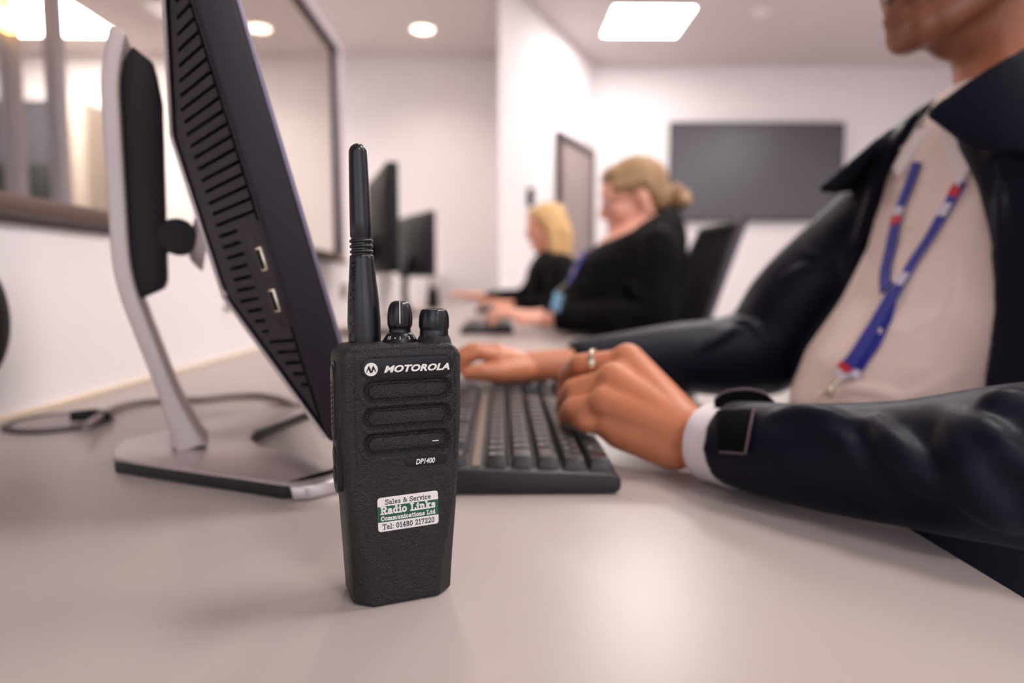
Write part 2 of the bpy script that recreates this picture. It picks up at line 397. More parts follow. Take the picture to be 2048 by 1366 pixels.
#@@LIGHTS
def ceiling_panel(x, y, label, grp='square ceiling light panels'):
    t = thing('ceiling_light', label, 'ceiling light', (x, y, CEIL), group=grp)
    b = B()
    for a, c in (((-.31, -.31), (.31, -.295)), ((-.31, .295), (.31, .31)), ((-.31, -.295), (-.295, .295)), ((.295, -.295), (.31, .295))):
        box2(b, (x+a[0], y+a[1], CEIL-.012), (x+c[0], y+c[1], CEIL-.0005))
    obj('frame', b, M['white_trim'], t, smooth=False)
    b = B(); box2(b, (x-.295, y-.295, CEIL-.010), (x+.295, y+.295, CEIL-.001)); obj('diffuser', b, M['lamp'], t, smooth=False)
for i, (x, y) in enumerate(PANELS):
    ceiling_panel(x, y, ['square glowing light panel in the white ceiling, in front of the television wall'][0] if i == 0 else 'square warm white light panel set in the office ceiling outside the picture', 'square ceiling light panels')
for i, (x, y) in enumerate(DOWNLIGHTS):
    t = thing('downlight', ['round recessed downlight glowing in the ceiling left of the white corner', 'round downlight seen through the glass behind the black monitor'][i] if i < 2 else 'round recessed downlight above the desks outside the picture', 'ceiling light', (x, y, CEIL), group='round downlights')
    b = B(); lathe(b, [(.095, -.008), (.11, -.0005), (.086, -.0005), (.086, -.006), (.095, -.008)], Matrix.Translation((x, y, CEIL)), 40); [b.faces.remove(f_) for f_ in [f_ for f_ in b.faces if len(f_.verts) > 10]]; obj('trim_ring', b, M['white_trim'], t)
    b = B(); lathe(b, [(.085, -.007), (.085, -.001)], Matrix.Translation((x, y, CEIL)), 40); obj('lens', b, M['downlamp'], t, smooth=False)
    sl_ = bpy.data.lights.new('downlight_beam', 'SPOT'); sl_.energy = 20; sl_.spot_size = 2.3; sl_.spot_blend = 1.0; sl_.color = (1, .88, .76); sl_.shadow_soft_size = .07
    so = bpy.data.objects.new('downlight_beam', sl_); C.objects.link(so); so.parent = t; so.location = (0, 0, -.03)
p = UZ(240, 68, CEIL)
t = thing('ceiling_light', 'large bright rectangular light panel seen through the glass at upper left', 'ceiling light', (p.x-.45, p.y-.7, CEIL), group='square ceiling light panels')
b = B(); box2(b, (p.x-.92, p.y-1.4, CEIL-.012), (p.x+.015, p.y+.015, CEIL-.0005)); obj('frame', b, M['white_trim'], t, smooth=False)
b = B(); box2(b, (p.x-.9, p.y-1.38, CEIL-.018), (p.x, p.y, CEIL-.0125)); obj('diffuser', b, M['lamp'], t, smooth=False)
if 0: tag(obj('ceiling_light', b, M['lamp'], smooth=False), 'bright ceiling panel in the room behind the glass, outside the picture', 'ceiling light', 'square ceiling light panels')
p = UY(20, 22, 2.55); b = B(); ell(b, p, (.055, .03, .075)); o = obj('reflection_glow', b, M['orange']); tag(o, 'small orange glow standing in for a reflection at the top left corner behind the glass', 'lamp')  # glowing blob added in place of an orange reflection
b2 = B(); box2(b2, (p.x-.01, p.y-.03, p.z), (p.x+.01, p.y, CEIL)); WM[o.name] = Matrix.Identity(4); obj('glow_stem', b2, M['mullion'], o, smooth=False)  # made-up stem that hangs the added glow from the ceiling
# smoke detector
p = UZ(1522, 22, CEIL); b = B(); lathe(b, [(.04, -.035), (.055, -.025), (.06, -.0005)], Matrix.Translation(p), 32); tag(obj('smoke_detector', b, M['white_trim']), 'small white round smoke detector on the ceiling right of the light panel', 'smoke detector')
# furniture beyond the glass
a = UY(-70, 200, 6.25); c = UY(128, 332, 6.25)
t = thing('wall_screen', 'dark grey wall screen in the room behind the glass at left', 'screen', ((a.x+c.x)/2, 6.25, (a.z+c.z)/2))
b = B(); box2(b, (a.x, 6.25, c.z), (c.x, 6.298, a.z)); obj('housing', b, M['cabinet'], t, smooth=False, bevel=.005)
b = B(); box2(b, (a.x+.02, 6.246, c.z+.02), (c.x-.02, 6.25, a.z-.02)); obj('panel', b, mat('dull_screen', lin((92, 92, 100)), .4), t, smooth=False)
a = UY(-120, 333, 6.0); c = UY(135, 560, 6.0)
t = thing('cabinet', 'low black cabinet below the wall screen behind the glass', 'cabinet', ((a.x+c.x)/2, 6.0, 0))
b = B(); box2(b, (a.x, 5.84, .06), (c.x, 6.28, a.z)); box2(b, (a.x+.03, 5.88, 0), (c.x-.03, 6.26, .06)); obj('body', b, M['cabinet'], t, smooth=False, bevel=.004)
for k in range(2):
    w_ = (c.x-a.x)/2; b = B(); box2(b, (a.x+w_*k+.006, 5.82, .08), (a.x+w_*(k+1)-.006, 5.84, a.z-.02)); d_ = obj('door', b, M['cabinet'], t, smooth=False, bevel=.003)
    b = B(); box2(b, (a.x+w_-.05+.08*k, 5.80, a.z-.35), (a.x+w_-.035+.08*k, 5.82, a.z-.15)); obj('handle', b, M['legmetal'], d_, smooth=False)
a = UY(150, 215, 6.1); c = UY(215, 520, 6.1)
t = thing('cupboard', 'tan cupboard beside the black cabinet behind the glass', 'cupboard', ((a.x+c.x)/2, 6.0, 0))
b = B(); box2(b, (a.x, 5.9, 0), (c.x, 6.29, a.z)); obj('body', b, M['tan'], t, smooth=False, bevel=.004)
b = B(); box2(b, (a.x+.01, 5.88, .06), (c.x-.01, 5.9, a.z-.02)); d_ = obj('door', b, M['tan'], t, smooth=False, bevel=.003)
b = B(); box2(b, (a.x+.03, 5.86, 1.0), (a.x+.045, 5.88, 1.15)); obj('handle', b, M['legmetal'], d_, smooth=False)
# plant behind the near monitor joint
p = UY(352, 425, 3.0); t = thing('potted_plant', 'dark green plant behind the glass, seen between stand and black monitor', 'plant', (p.x, p.y, 0))
b = B(); lathe(b, [(.10, 0), (.14, .28), (.15, .3), (.13, .3), (.12, .26)], Matrix.Translation((p.x, p.y, 0)), 28); obj('pot', b, M['pot'], t)
b = B(); tube(b, [(p.x, p.y, .2), (p.x+.01, p.y, .6), (p.x, p.y, .95)], .012, 8); obj('stem', b, M['leaf'], t)
b = B()
for k in range(70):
    a_ = random.uniform(0, 6.28); L = random.uniform(.06, .15); z0 = random.uniform(.6, 1.02); el = random.uniform(-.1, 1.0)
    d = Vector((math.cos(a_)*math.cos(el), math.sin(a_)*math.cos(el), math.sin(el))); s = d.cross(Vector((0, 0, 1))).normalized()*.022; up = s.cross(d).normalized()*.004
    o0 = Vector((p.x, p.y, z0)); v = [b.verts.new(x) for x in (o0, o0+d*L*.5+s+up, o0+d*L, o0+d*L*.5-s+up, o0+d*L*.5-up)]
    b.faces.new((v[0], v[1], v[4])); b.faces.new((v[1], v[2], v[4])); b.faces.new((v[2], v[3], v[4])); b.faces.new((v[3], v[0], v[4]))
obj('foliage', b, M['leaf'], t, smooth=False)
# television on the back wall
a = UY(1340, 244, 6.45); c = UY(1682, 443, 6.45)
t = thing('television', 'large blank wall television on the white back wall', 'television', ((a.x+c.x)/2, 6.45, (a.z+c.z)/2))
b = B(); box2(b, (a.x, 6.44, c.z), (c.x, 6.47, a.z)); obj('bezel', b, M['black'], t, smooth=False, bevel=.004)
b = B(); box2(b, (a.x+.012, 6.437, c.z+.02), (c.x-.012, 6.44, a.z-.012)); obj('screen', b, M['tv'], t, smooth=False)
b = B(); box2(b, (a.x+.4, 6.47, c.z+.2), (c.x-.4, 6.499, a.z-.2)); obj('wall_bracket', b, M['black'], t, smooth=False)
# card reader on the diagonal wall
p = on_diag(1057, 395); b = B(); n0 = 0
box(b, p-nv*.02, (.055, .04, .13), Matrix(((dv.x, nv.x, 0), (dv.y, nv.y, 0), (0, 0, 1)))); tag(obj('card_reader', b, M['black'], smooth=False, bevel=.008, seg=3), 'small black card reader on the white wall left of the grey door', 'card reader')
# sockets on low wall
for px, py, nm, lb, hh, ww in ((686, 582, 'wall_socket', 'small dark socket on the low white wall behind the radio antenna', .05, .03), (452, 616, 'cable_clip', 'tiny black clip on the low white wall left of the black monitor', .008, .008)):
    r = ray(px, py); q = CP+r*((WX-CP.x)/r.x); b = B(); box2(b, (WX+.0003, q.y-ww, q.z-hh/2), (WX+.008, q.y+ww, q.z+hh/2))
    tag(obj(nm, b, M['black'] if nm == 'cable_clip' else mat('socket_grey', lin((130, 120, 122)), .5), smooth=False, bevel=.001), lb, 'socket' if nm == 'wall_socket' else 'clip')
# dark rounded speaker at the left frame edge, on the low wall
r = ray(-52, 640); q = CP+r*((WX+.03-CP.x)/r.x)
t = thing('wall_speaker', 'dark rounded object on the low white wall, cut off by the left edge', 'speaker', q)
b = B(); ell(b, q, (.028, .03, .06), u=32, v=20); obj('shell', b, M['colblack'], t)
b = B(); box2(b, (WX+.0005, q.y-.02, q.z-.03), (WX+.012, q.y+.02, q.z+.03)); obj('bracket', b, M['black'], t, smooth=False)
#@@DESK
XE = .2505
t = thing('desk', 'long grey laminate desk running beside the low white wall', 'desk', (0, 2, 0))
b = B(); box2(b, (WX+.0005, -.6, DESK-.026), (XE, 4.6, DESK)); obj('desktop', b, M['desk'], t, smooth=False, bevel=.0015)
for yy in (-.45, 1.35, 2.65, 4.4):
    for xx in (WX+.09, XE-.09):
        b = B(); box2(b, (xx-.025, yy-.025, 0), (xx+.025, yy+.025, DESK-.026)); obj('leg', b, M['legmetal'], t, smooth=False, bevel=.003)
b = B(); box2(b, (WX+.07, -.43, DESK-.075), (WX+.10, 4.38, DESK-.026)); obj('rail', b, M['legmetal'], t, smooth=False)
# cable grommet and grey cable
gc = UZ(120, 848, DESK)
t = thing('cable_grommet', 'round dark cable grommet set in the desk at far left', 'cable grommet', gc)
b = B(); lathe(b, [(.048, .0002), (.051, .0002), (.050, .003), (.046, .0045), (.042, .003), (.042, .0002)], Matrix.Translation(gc), 48); obj('rim', b, M['grommet'], t)
b = B(); lathe(b, [(.041, .0003), (.0415, .0028), (.0, .0035)][:2]+[(.002, .0032)], Matrix.Translation(gc), 48); obj('lid', b, M['grommet_lid'], t)
pts = [UZ(x, y, DESK+.007) for x, y in ((172, 862), (200, 836), (222, 815), (265, 803), (330, 797), (400, 795), (460, 789), (520, 787), (570, 797), (598, 812))]
pts = [Vector((p.x, p.y, DESK+.0045)) for p in pts]; pts[0].z = DESK+.012; pts[1].z = DESK+.009
b = B(); tube(b, smooth_path(pts), .0038, 12); o = obj('cable', b, M['cable']); tag(o, 'thin grey cable lying across the desk behind the monitor stand', 'cable'); WM[o.name] = Matrix.Identity(4)
b = B(); q = UZ(190, 848, DESK); tube(b, [q+Vector((-.02, -.008, .010)), q+Vector((.0, 0, .010)), q+Vector((.014, .006, .007))], [.0055, .0065, .004], 12); obj('plug', b, M['black'], o)
#@@RADIO
A_ = UZ(722, 1222, DESK); B_ = UZ(900, 1190, DESK); RO = (A_+B_)/2; RA = math.radians(21.5)
RM = Matrix.Translation(RO) @ Matrix.Rotation(RA, 4, 'Z')
radio = thing('two_way_radio', 'black handheld two way radio standing upright on the desk in the foreground', 'radio', mtx=RM)
D = .032; HB = .1215
BARS = [(-.0158, .0203, .1006), (-.0160, .0202, .0884), (-.0162, .0196, .0764)]
def radio_body():
    NF = 190; rows = []
    zs = list(np.linspace(0, .0025, 6)) + list(np.linspace(.003, .1145, 430)) + list(.1145+.007*np.sin(np.linspace(.1, math.pi/2, 16)))
    for z in zs:
        k = z/HB
        w_ = (.0478+.0096*min(1, k*1.35))/2
        chz = float(sstep(.0, .055, .058-z))
        f = w_ - .0028 - .0052*chz - .0000; c = .0032 + .0045*chz
        ins = 0; yin = 0
        if z < .0025: t = 1-z/.0025; ins = .0022*(1-math.sqrt(max(0, 1-t*t))); yin = ins
        if z > .1145:
            t = min(1, (z-.1145)/.007); q = 1-math.sqrt(max(0, 1-t*t)); ins = .0075*q; yin = .0040*q
        u = np.linspace(-1, 1, NF)*(f-ins*.8)
        y = np.full(NF, yin)
        # speaker troughs
        for (ua, ub, zc) in BARS:
            zc_ = zc; r0 = .0033
            dx = np.maximum(np.maximum(ua+r0-u, u-(ub-r0)), 0); dd = np.sqrt(dx**2+(z-zc_)**2)-r0
            y = y + .0021*(1-sstep(.0005, .0034, dd))*1.0
            lip = np.exp(-((dd-.0040)/.0007)**2)*.00030*(1 if z < zc_ else .2)
            y = y - lip
        # nameplate recess and border ridge
        dx = np.maximum(np.abs(u-.0020)-.0165, 0); dd = np.sqrt(dx**2+(z-.1113)**2)-.0048
        y = y + .0005*(1-sstep(-.0001, .0004, dd)) * (z < .1165)
        dx = np.maximum(np.abs(u-.0101)-.0079, 0); dd = np.sqrt(dx**2+(z-.0669)**2)-.0021
        y = y + .0003*(1-sstep(-.0001, .0002, dd))
        # shoulder line framing the face
        y = y + .0006*np.exp(-((z-.1187-.0006*np.cos(u*60))/.0006)**2)
        if .066 < z < .119: y = y + .00035*np.exp(-((np.abs(u-.001)-.0232)/.0004)**2)
        ring = [(u[i], y[i], z) for i in range(NF)]
        side = [(w_-.0008-ins, yin+c*.75+.0002, z), (w_-ins, yin+c+.002, z), (w_-ins, D*.5, z), (w_-ins, D-.006, z), (w_-.002-ins, D-.002-yin*.5, z), (w_-.006-ins, D-yin, z)]
        ring += side
        ring += [(x, D-yin, z) for x in np.linspace(w_-.010, -(w_-.010), 8)]
        ring += [(-a, b_, c_) for a, b_, c_ in side[::-1]]
        rows.append(ring)
    b = B(); loft(b, rows); return b
bm = radio_body(); obj('body', bm, M['radio'], radio, local=True, autosmooth=False)
def pill(bm, cx, cz, hw, r, y0, y1, n=14, T=None):
    pts = [(cx+hw+r*math.cos(t), cz+r*math.sin(t)) for t in np.linspace(-math.pi/2, math.pi/2, n)] + [(cx-hw-r*math.cos(t), cz+r*math.sin(t)) for t in np.linspace(math.pi/2, -math.pi/2, n)]
    Q = Matrix(((1, 0, 0, 0), (0, 0, 1, 0), (0, 1, 0, 0), (0, 0, 0, 1)))
    prism(bm, pts, y0, y1, (T @ Q) if T is not None else Q)
for (ua, ub, zc) in BARS:
    b = B(); pill(b, (ua+ub)/2, zc, (ub-ua)/2-.0031, .0031, .0009, .003); obj('speaker_bar', b, M['grille'], radio, local=True, bevel=.0004)
b = B(); pill(b, .0020, .1113, .0165, .0046, .00022, .0012); plate = obj('nameplate', b, M['plate'], radio, local=True, bevel=.0002)
TX = lambda x, z, y=-.0: Matrix.Translation((x, y, z)) @ Matrix.Rotation(math.pi/2, 4, 'X')
b = fit_text(text_bm('MOTOROLA', .005, .00003, shear=.28, offset=.00021, spacing=1.05), .0308, .0033, TX(.0066, .1108, .00017)); obj('brand_lettering', b, M['ink_white'], plate, local=True, smooth=False)
b = B(); lathe(b, [(.0030, -.00004), (.0030, .00004)], Matrix.Translation((-.0146, .00018, .1110)) @ Matrix.Rotation(math.pi/2, 4, 'X'), 40); obj('emblem_disc', b, M['ink_white'], plate, local=True, smooth=False)
b = B(); s_ = .0030   # twin peaked emblem
Ml = [(-.80, -.52), (-.62, -.05), (-.33, .62), (-.12, .12), (0, -.25), (.12, .12), (.33, .62), (.62, -.05), (.80, -.52), (.62, -.36), (.46, -.05), (.33, -.02), (.14, -.60), (0, -.42), (-.14, -.60), (-.33, -.02), (-.46, -.05), (-.62, -.36)]
Q = Matrix(((1, 0, 0, 0), (0, 0, 1, 0), (0, 1, 0, 0), (0, 0, 0, 1)))
prism(b, [(-.0146+x*s_, .1110+z*s_) for x, z in Ml], .0000, .00014, Q)
obj('emblem_mark', b, M['plate'], plate, local=True, smooth=False)
b = B(); pill(b, .0101, .0669, .0079, .0020, .0001, .0008); mp = obj('model_plate', b, M['plate'], radio, local=True, bevel=.0001)
b = fit_text(text_bm('DP1400', .003, .00003, shear=.25, offset=.00007), .0092, .0026, TX(.0099, .0669, .00006)); obj('model_lettering', b, M['ink_white'], mp, local=True, smooth=False)
# status mark on third bar
b = B(); box2(b, (.0135, .00075, .0757), (.0165, .0011, .0761)); obj('status_light', b, M['ink_white'], radio, local=True, smooth=False)
# sticker with slab-serif lettering
SX, SZ, SW, SH = .0015, .0440, .0286, .0160
def rrect(w_, h_, r, n=6):
    P = []
    for sx, sy, a0 in ((1, 1, 0), (-1, 1, 90), (-1, -1, 180), (1, -1, 270)):
        for k in range(n+1):
            a = math.radians(a0+90*k/n); P.append((sx*(w_/2-r)+r*math.cos(a), sy*(h_/2-r)+r*math.sin(a)))
    return P
SR = math.radians(.8)
ST = Matrix.Translation((SX, -.00005, SZ)) @ Matrix.Rotation(-SR, 4, 'Y') @ Matrix.Rotation(math.pi/2, 4, 'X')
b = B(); prism(b, rrect(SW, SH, .0014), -.0001, .00002, ST); stk = obj('sticker', b, M['sticker'], radio, local=True, smooth=False)
b = B(); prism(b, [(-SW/2, -.0036), (SW/2, -.0036), (SW/2, .0038), (-SW/2, .0038)], .00002, .00004, ST); obj('green_band', b, M['ink_green'], stk, local=True, smooth=False)
GL = {  # slab-serif strokes on a 0..w x 0..1 grid (x-height .68)
 'S': (.62, [[(.58, .78), (.5, .95), (.3, 1), (.12, .93), (.06, .78), (.14, .62), (.45, .48), (.56, .34), (.54, .14), (.38, 0), (.18, .03), (.04, .2)]], [(.58, .78, .58, .98), (.04, .02, .04, .2)]),
 'a': (.56, [[(.08, .56), (.22, .66), (.38, .62), (.42, .48), (.42, .06), (.52, 0)], [(.42, .38), (.2, .36), (.06, .2), (.12, .04), (.28, 0), (.42, .14)]], []),
 'l': (.3, [[(.15, 1), (.15, 0)]], [(.0, 0, .3, 0), (.0, 1, .15, 1)]),
 'e': (.54, [[(.08, .36), (.46, .36), (.44, .56), (.28, .66), (.12, .58), (.06, .34), (.12, .08), (.3, 0), (.46, .1)]], []),
 's': (.46, [[(.38, .52), (.3, .65), (.12, .62), (.08, .48), (.2, .37), (.34, .3), (.4, .16), (.3, .02), (.12, .02), (.05, .14)]], []),
 '&': (.78, [[(.7, 0), (.2, .62), (.2, .88), (.34, 1), (.46, .88), (.42, .68), (.14, .42), (.06, .2), (.2, .0), (.4, .02), (.62, .3), (.66, .46)]], [(.56, .46, .76, .46)]),
 'r': (.44, [[(.14, .66), (.14, 0)], [(.14, .44), (.26, .64), (.4, .62)]], [(0, 0, .3, 0), (0, .66, .14, .66)]),
 'v': (.56, [[(.06, .66), (.28, 0), (.5, .66)]], [(-.02, .66, .18, .66), (.38, .66, .58, .66)]),
 'i': (.3, [[(.15, .66), (.15, 0)], [(.13, .9), (.17, .94)]], [(0, 0, .3, 0), (0, .66, .15, .66)]),
 'c': (.5, [[(.42, .5), (.34, .64), (.18, .64), (.06, .46), (.06, .2), (.18, .02), (.34, .02), (.44, .12)]], []),
 'R': (.72, [[(.14, 0), (.14, 1), (.46, 1), (.58, .86), (.58, .66), (.46, .52), (.14, .52)], [(.36, .52), (.6, 0)]], [(0, 0, .3, 0), (.5, 0, .72, 0), (0, 1, .2, 1)]),
 'd': (.58, [[(.42, 1), (.42, 0)], [(.42, .54), (.26, .66), (.1, .56), (.06, .32), (.12, .08), (.26, 0), (.42, .12)]], [(.28, 1, .42, 1), (.42, 0, .56, 0)]),
 'o': (.54, [[(.26, .66), (.1, .56), (.06, .33), (.1, .1), (.26, 0), (.42, .1), (.47, .33), (.42, .56), (.26, .66)]], []),
 'L': (.64, [[(.16, 1), (.16, 0), (.58, 0), (.58, .26)]], [(0, 1, .34, 1), (0, 0, .16, 0)]),
 'n': (.62, [[(.14, .66), (.14, 0)], [(.14, .5), (.3, .66), (.44, .58), (.47, .4), (.47, 0)]], [(0, 0, .27, 0), (.34, 0, .6, 0), (0, .66, .14, .66)]),
 'k': (.62, [[(.14, 1), (.14, 0)], [(.14, .26), (.46, .66)], [(.26, .4), (.48, 0)]], [(0, 0, .27, 0), (.36, 0, .6, 0), (.34, .66, .56, .66), (0, 1, .14, 1)]),
 'C': (.66, [[(.58, .72), (.46, .96), (.28, 1), (.1, .82), (.06, .5), (.1, .18), (.28, 0), (.48, .03), (.6, .22)]], [(.59, .72, .59, .98)]),
 'm': (.9, [[(.14, .66), (.14, 0)], [(.14, .5), (.28, .66), (.4, .58), (.43, .4), (.43, 0)], [(.43, .5), (.57, .66), (.7, .58), (.73, .4), (.73, 0)]], [(0, 0, .27, 0), (.33, 0, .54, 0), (.62, 0, .88, 0), (0, .66, .14, .66)]),
 'u': (.62, [[(.14, .66), (.14, .2), (.2, .04), (.32, 0), (.47, .16)], [(.47, .66), (.47, 0)]], [(0, .66, .14, .66), (.34, .66, .47, .66), (.47, 0, .6, 0)]),
 't': (.42, [[(.18, .9), (.18, .14), (.26, 0), (.4, .06)], [(.02, .66), (.38, .66)]], []),
 'T': (.7, [[(.34, 1), (.34, 0)], [(.04, .78), (.04, 1), (.64, 1), (.64, .78)]], [(.18, 0, .5, 0)]),
 ':': (.24, [[(.1, .56), (.14, .6)], [(.1, .04), (.14, .08)]], []),
 '0': (.56, [[(.27, 1), (.1, .84), (.06, .5), (.1, .16), (.27, 0), (.44, .16), (.48, .5), (.44, .84), (.27, 1)]], []),
 '1': (.46, [[(.06, .8), (.24, 1), (.24, 0)]], [(.06, 0, .42, 0)]),
 '4': (.58, [[(.4, 0), (.4, 1), (.04, .3), (.54, .3)]], [(.26, 0, .52, 0)]),
 '8': (.56, [[(.27, .53), (.1, .64), (.1, .88), (.27, 1), (.44, .88), (.44, .64), (.27, .53), (.06, .36), (.08, .1), (.27, 0), (.46, .1), (.48, .36), (.27, .53)]], []),
 '2': (.56, [[(.08, .76), (.14, .96), (.32, 1), (.46, .86), (.44, .64), (.06, .02), (.5, .02), (.5, .2)]], []),
 '7': (.54, [[(.06, .8), (.06, .98), (.48, .98), (.2, 0)]], []), ' ': (.3, [], [])}
def slab_text(body, width, height, wt, T, z0=.00004, z1=.00007):
    b = B(); x = 0; segs = []
    for ch in body:
        w_, st, sf = GL[ch]
        for s in st:
            for p, q in zip(s[:-1], s[1:]): segs.append((x+p[0], p[1], x+q[0], q[1], wt))
        for s in sf: segs.append((x+s[0], s[1], x+s[2], s[3], wt*.9))
        x += w_+.10
    x -= .10; sx = width/x; sz = height
    for i, (a, b1, c, d, t) in enumerate(segs):
        p = Vector(((a-x/2)*sx, (b1-.5)*sz)); q = Vector(((c-x/2)*sx, (d-.5)*sz)); dr_ = (q-p); 
        if dr_.length < 1e-7: continue
        dr_.normalize(); n = Vector((-dr_.y, dr_.x))*t*sz/2; e = dr_*t*sz*.42; zz = z1+(i % 7)*.0000008
        prism(b, [tuple(p-e-n), tuple(q+e-n), tuple(q+e+n), tuple(p-e+n)], z0, zz, T)
    return b
def sline(body, cy, width, height, wt, m, nm):
    obj(nm, slab_text(body, width, height, wt, ST @ Matrix.Translation((0, cy, 0))), m, stk, local=True, smooth=False)
sline('Sales & Service', .0057, .0215, .0021, .17, M['ink_dark'], 'lettering')
sline('Radio Links', .0018, .0256, .0031, .24, M['ink_white'], 'lettering')
sline('Communications Ltd', -.0019, .0256, .0018, .23, M['ink_white'], 'lettering')
sline('Tel: 01480 217220', -.0058, .0245, .0023, .17, M['ink_dark'], 'lettering')
# side press-to-talk rubber and buttons (left side, local x = -w)
def side_pill(bm, yc, z0, z1, hw, x0, x1, n=12):
    pts = [(yc+hw*math.cos(t), z1-hw+hw*math.sin(t)) for t in np.linspace(0, math.pi, n)] + [(yc+hw*math.cos(t), z0+hw+hw*math.sin(t)) for t in np.linspace(math.pi, 2*math.pi, n)]
    Q = Matrix(((0, 0, 1, 0), (1, 0, 0, 0), (0, 1, 0, 0), (0, 0, 0, 1))); prism(bm, pts, x0, x1, Q)
b = B(); side_pill(b, .0135, .0525, .1145, .0068, -.0295, -.0240); ptt = obj('side_control_panel', b, M['radio_smooth'], radio, local=True, bevel=.0009, seg=3)
b = B(); side_pill(b, .0135, .077, .1125, .0052, -.0302, -.0290); pb = obj('talk_button', b, M['radio_smooth'], ptt, local=True, bevel=.0006, seg=3)
b = B()
for k in range(9):
    for s in (-1, 1): ell(b, (-.0302, .0135+s*.0016, .084+k*.0024+s*.0006), (.0004, .0012, .0007), u=10, v=6)
obj('grip_bumps', b, M['radio_smooth'], pb, local=True)
for zc in (.0705, .0612): b = B(); side_pill(b, .0135, zc-.0042, zc+.0042, .0040, -.0301, -.0290); obj('side_button', b, M['radio_smooth'], ptt, local=True, bevel=.0006, seg=3)
b = B(); side_pill(b, .015, .072, .106, .008, .0262, .0292); obj('accessory_cover', b, mat('accessory_cover_plastic', lin((60, 56, 72)), .4), radio, local=True, bevel=.0008, seg=3)
# top: antenna, channel knob, volume knob
def at_axis(bx, by, bz, tx, ty, tz):
    a = Vector((bx, by, bz)); c = Vector((tx, ty, tz)); d = (c-a).normalized(); x, y = frame(d); Mx = Matrix(((x.x, y.x, d.x, a.x), (x.y, y.y, d.y, a.y), (x.z, y.z, d.z, a.z), (0, 0, 0, 1))); return Mx, (c-a).length
RI = RM.inverted()
AD = RO.y+.022
a_ = RI @ UY(730, 690, AD); t_ = RI @ UY(715, 287, AD+.003)
AT, AL = at_axis(*a_, *t_)
px = AD/FPX*1.0
def ring_r(y): # radius (m) of the antenna at a given pixel row
    return 0
prof = []
def AR(frac, r): prof.append((r, AL*frac))
hpx = 403.0
for yy, rr in ((700, 32), (688, 32), (640, 32.5), (600, 30.5), (560, 27.0), (520, 23.8), (511, 23.3), (509, 22.2), (508, 19.5)): AR((690-yy)/hpx, rr*px)
for k in range(3):
    yc = 502-k*10.5
    for t in np.linspace(-1, 1, 7): AR((690-(yc-t*3.6*-1))/hpx if False else (690-yc+t*3.8)/hpx, (19.5+3.6*math.sqrt(max(0, 1-t*t)))*px)
for yy, rr in ((474, 19.3), (472.5, 20.5), (471, 21.3), (440, 20.9), (380, 19.6), (330, 18.5), (305, 17.6)): AR((690-yy)/hpx, rr*px)
for t in np.linspace(.1, 1, 9): AR((690-305+18*math.sin(t*math.pi/2))/hpx, 17.6*px*max(.04, math.cos(t*math.pi/2)))
b = B(); lathe(b, prof, AT, 48); ant = obj('antenna', b, M['rubber'], radio, local=True, angle=50)
def wrap(bm, z_of, ang0, rfun, lift):
    for v in bm.verts:
        s, t, e = v.co.x, v.co.y, v.co.z; r = rfun(s)+lift+e; a = ang0+t/rfun(s); v.co = AT @ Vector((r*math.cos(a), r*math.sin(a), s))
rf = lambda s: np.interp(s, [p[1] for p in prof], [p[0] for p in prof])
# angle that faces the camera's left side
cl = (AT.inverted() @ (RI @ Vector((-.30, 0, CAMZ)))); angc = math.atan2(cl.y, cl.x)
for body, s0_, s1_ in (('MOTOROLA', (690-665)/hpx*AL, (690-575)/hpx*AL), ('UHF', (690-560)/hpx*AL, (690-522)/hpx*AL)):
    b = text_bm(body, .004, .00016, shear=.2, offset=.00005); fit_text(b, s1_-s0_, .0034)
    for v in b.verts: v.co.x += (s0_+s1_)/2
    wrap(b, None, angc, rf, .00006); obj('embossed_lettering', b, M['rubber_emboss'], ant, local=True, smooth=False)
b = B(); 
for k in range(32):
    pass
tt = np.linspace(0, 2*math.pi, 25); sc_ = (690-673)/hpx*AL
rings = []
for a in tt[:-1]:
    ring = []
    for q in np.linspace(0, 2*math.pi, 7)[:-1]:
        rr = .0022+.0003*math.cos(q); ring.append((sc_+rr*math.cos(a), rr*math.sin(a), .0003*math.sin(q)))
    rings.append(ring)
loft(b, rings+[rings[0]], True, False); bmesh.ops.remove_doubles(b, verts=b.verts[:], dist=1e-7)
wrap(b, None, angc, rf, .0); obj('embossed_emblem', b, M['rubber_emboss'], ant, local=True)
def knob(name, pxc, pyb, pyt, wpx, flutes, prof, label):
    dd = AD-.002; a = RI @ UY(pxc, pyb, dd); t2 = RI @ UY(pxc, pyt, dd); a.y = t2.y = (a.y+t2.y)/2
    T, L = at_axis(a.x, a.y, a.z, a.x+.0001, a.y, t2.z); R0 = wpx/2*dd/FPX
    fl = lambda t, z: 1-.055*(1-abs(math.cos(t*flutes/2)))**.6*(1 if .25*L < z < .93*L else 0)
    b = B(); lathe(b, [(r*R0, z*L) for r, z in prof], T, 96, flute=fl)
    return obj(name, b, M['rubber'], radio, local=True, label=label, angle=60), T, L, R0
k1, T1, L1, R1 = knob('channel_knob', 800, 668, 601, 50, 10, [(.86, 0), (.86, .12), (.84, .16), (.9, .2), (.98, .27), (1, .36), (1, .5), (.97, .62), (.92, .75), (.82, .87), (.66, .95), (.4, .992), (.05, 1)], 'dark ribbed knob with white pointer line')
b = B(); cl = T1.inverted() @ (RI @ Vector((0, 0, CAMZ))); ac = math.atan2(cl.y, cl.x)
pp = [(.86, .30), (1.0, .36), (1.01, .5), (.985, .62), (.935, .75), (.84, .87), (.70, .94), (.50, .985)]
ring = []
for r, z in pp:
    for_ = [(r*R1*math.cos(ac+s), r*R1*math.sin(ac+s), z*L1) for s in (-.035, .035)]
    ring.append([T1 @ Vector(for_[0]), T1 @ Vector(for_[1])])
rr_ = []
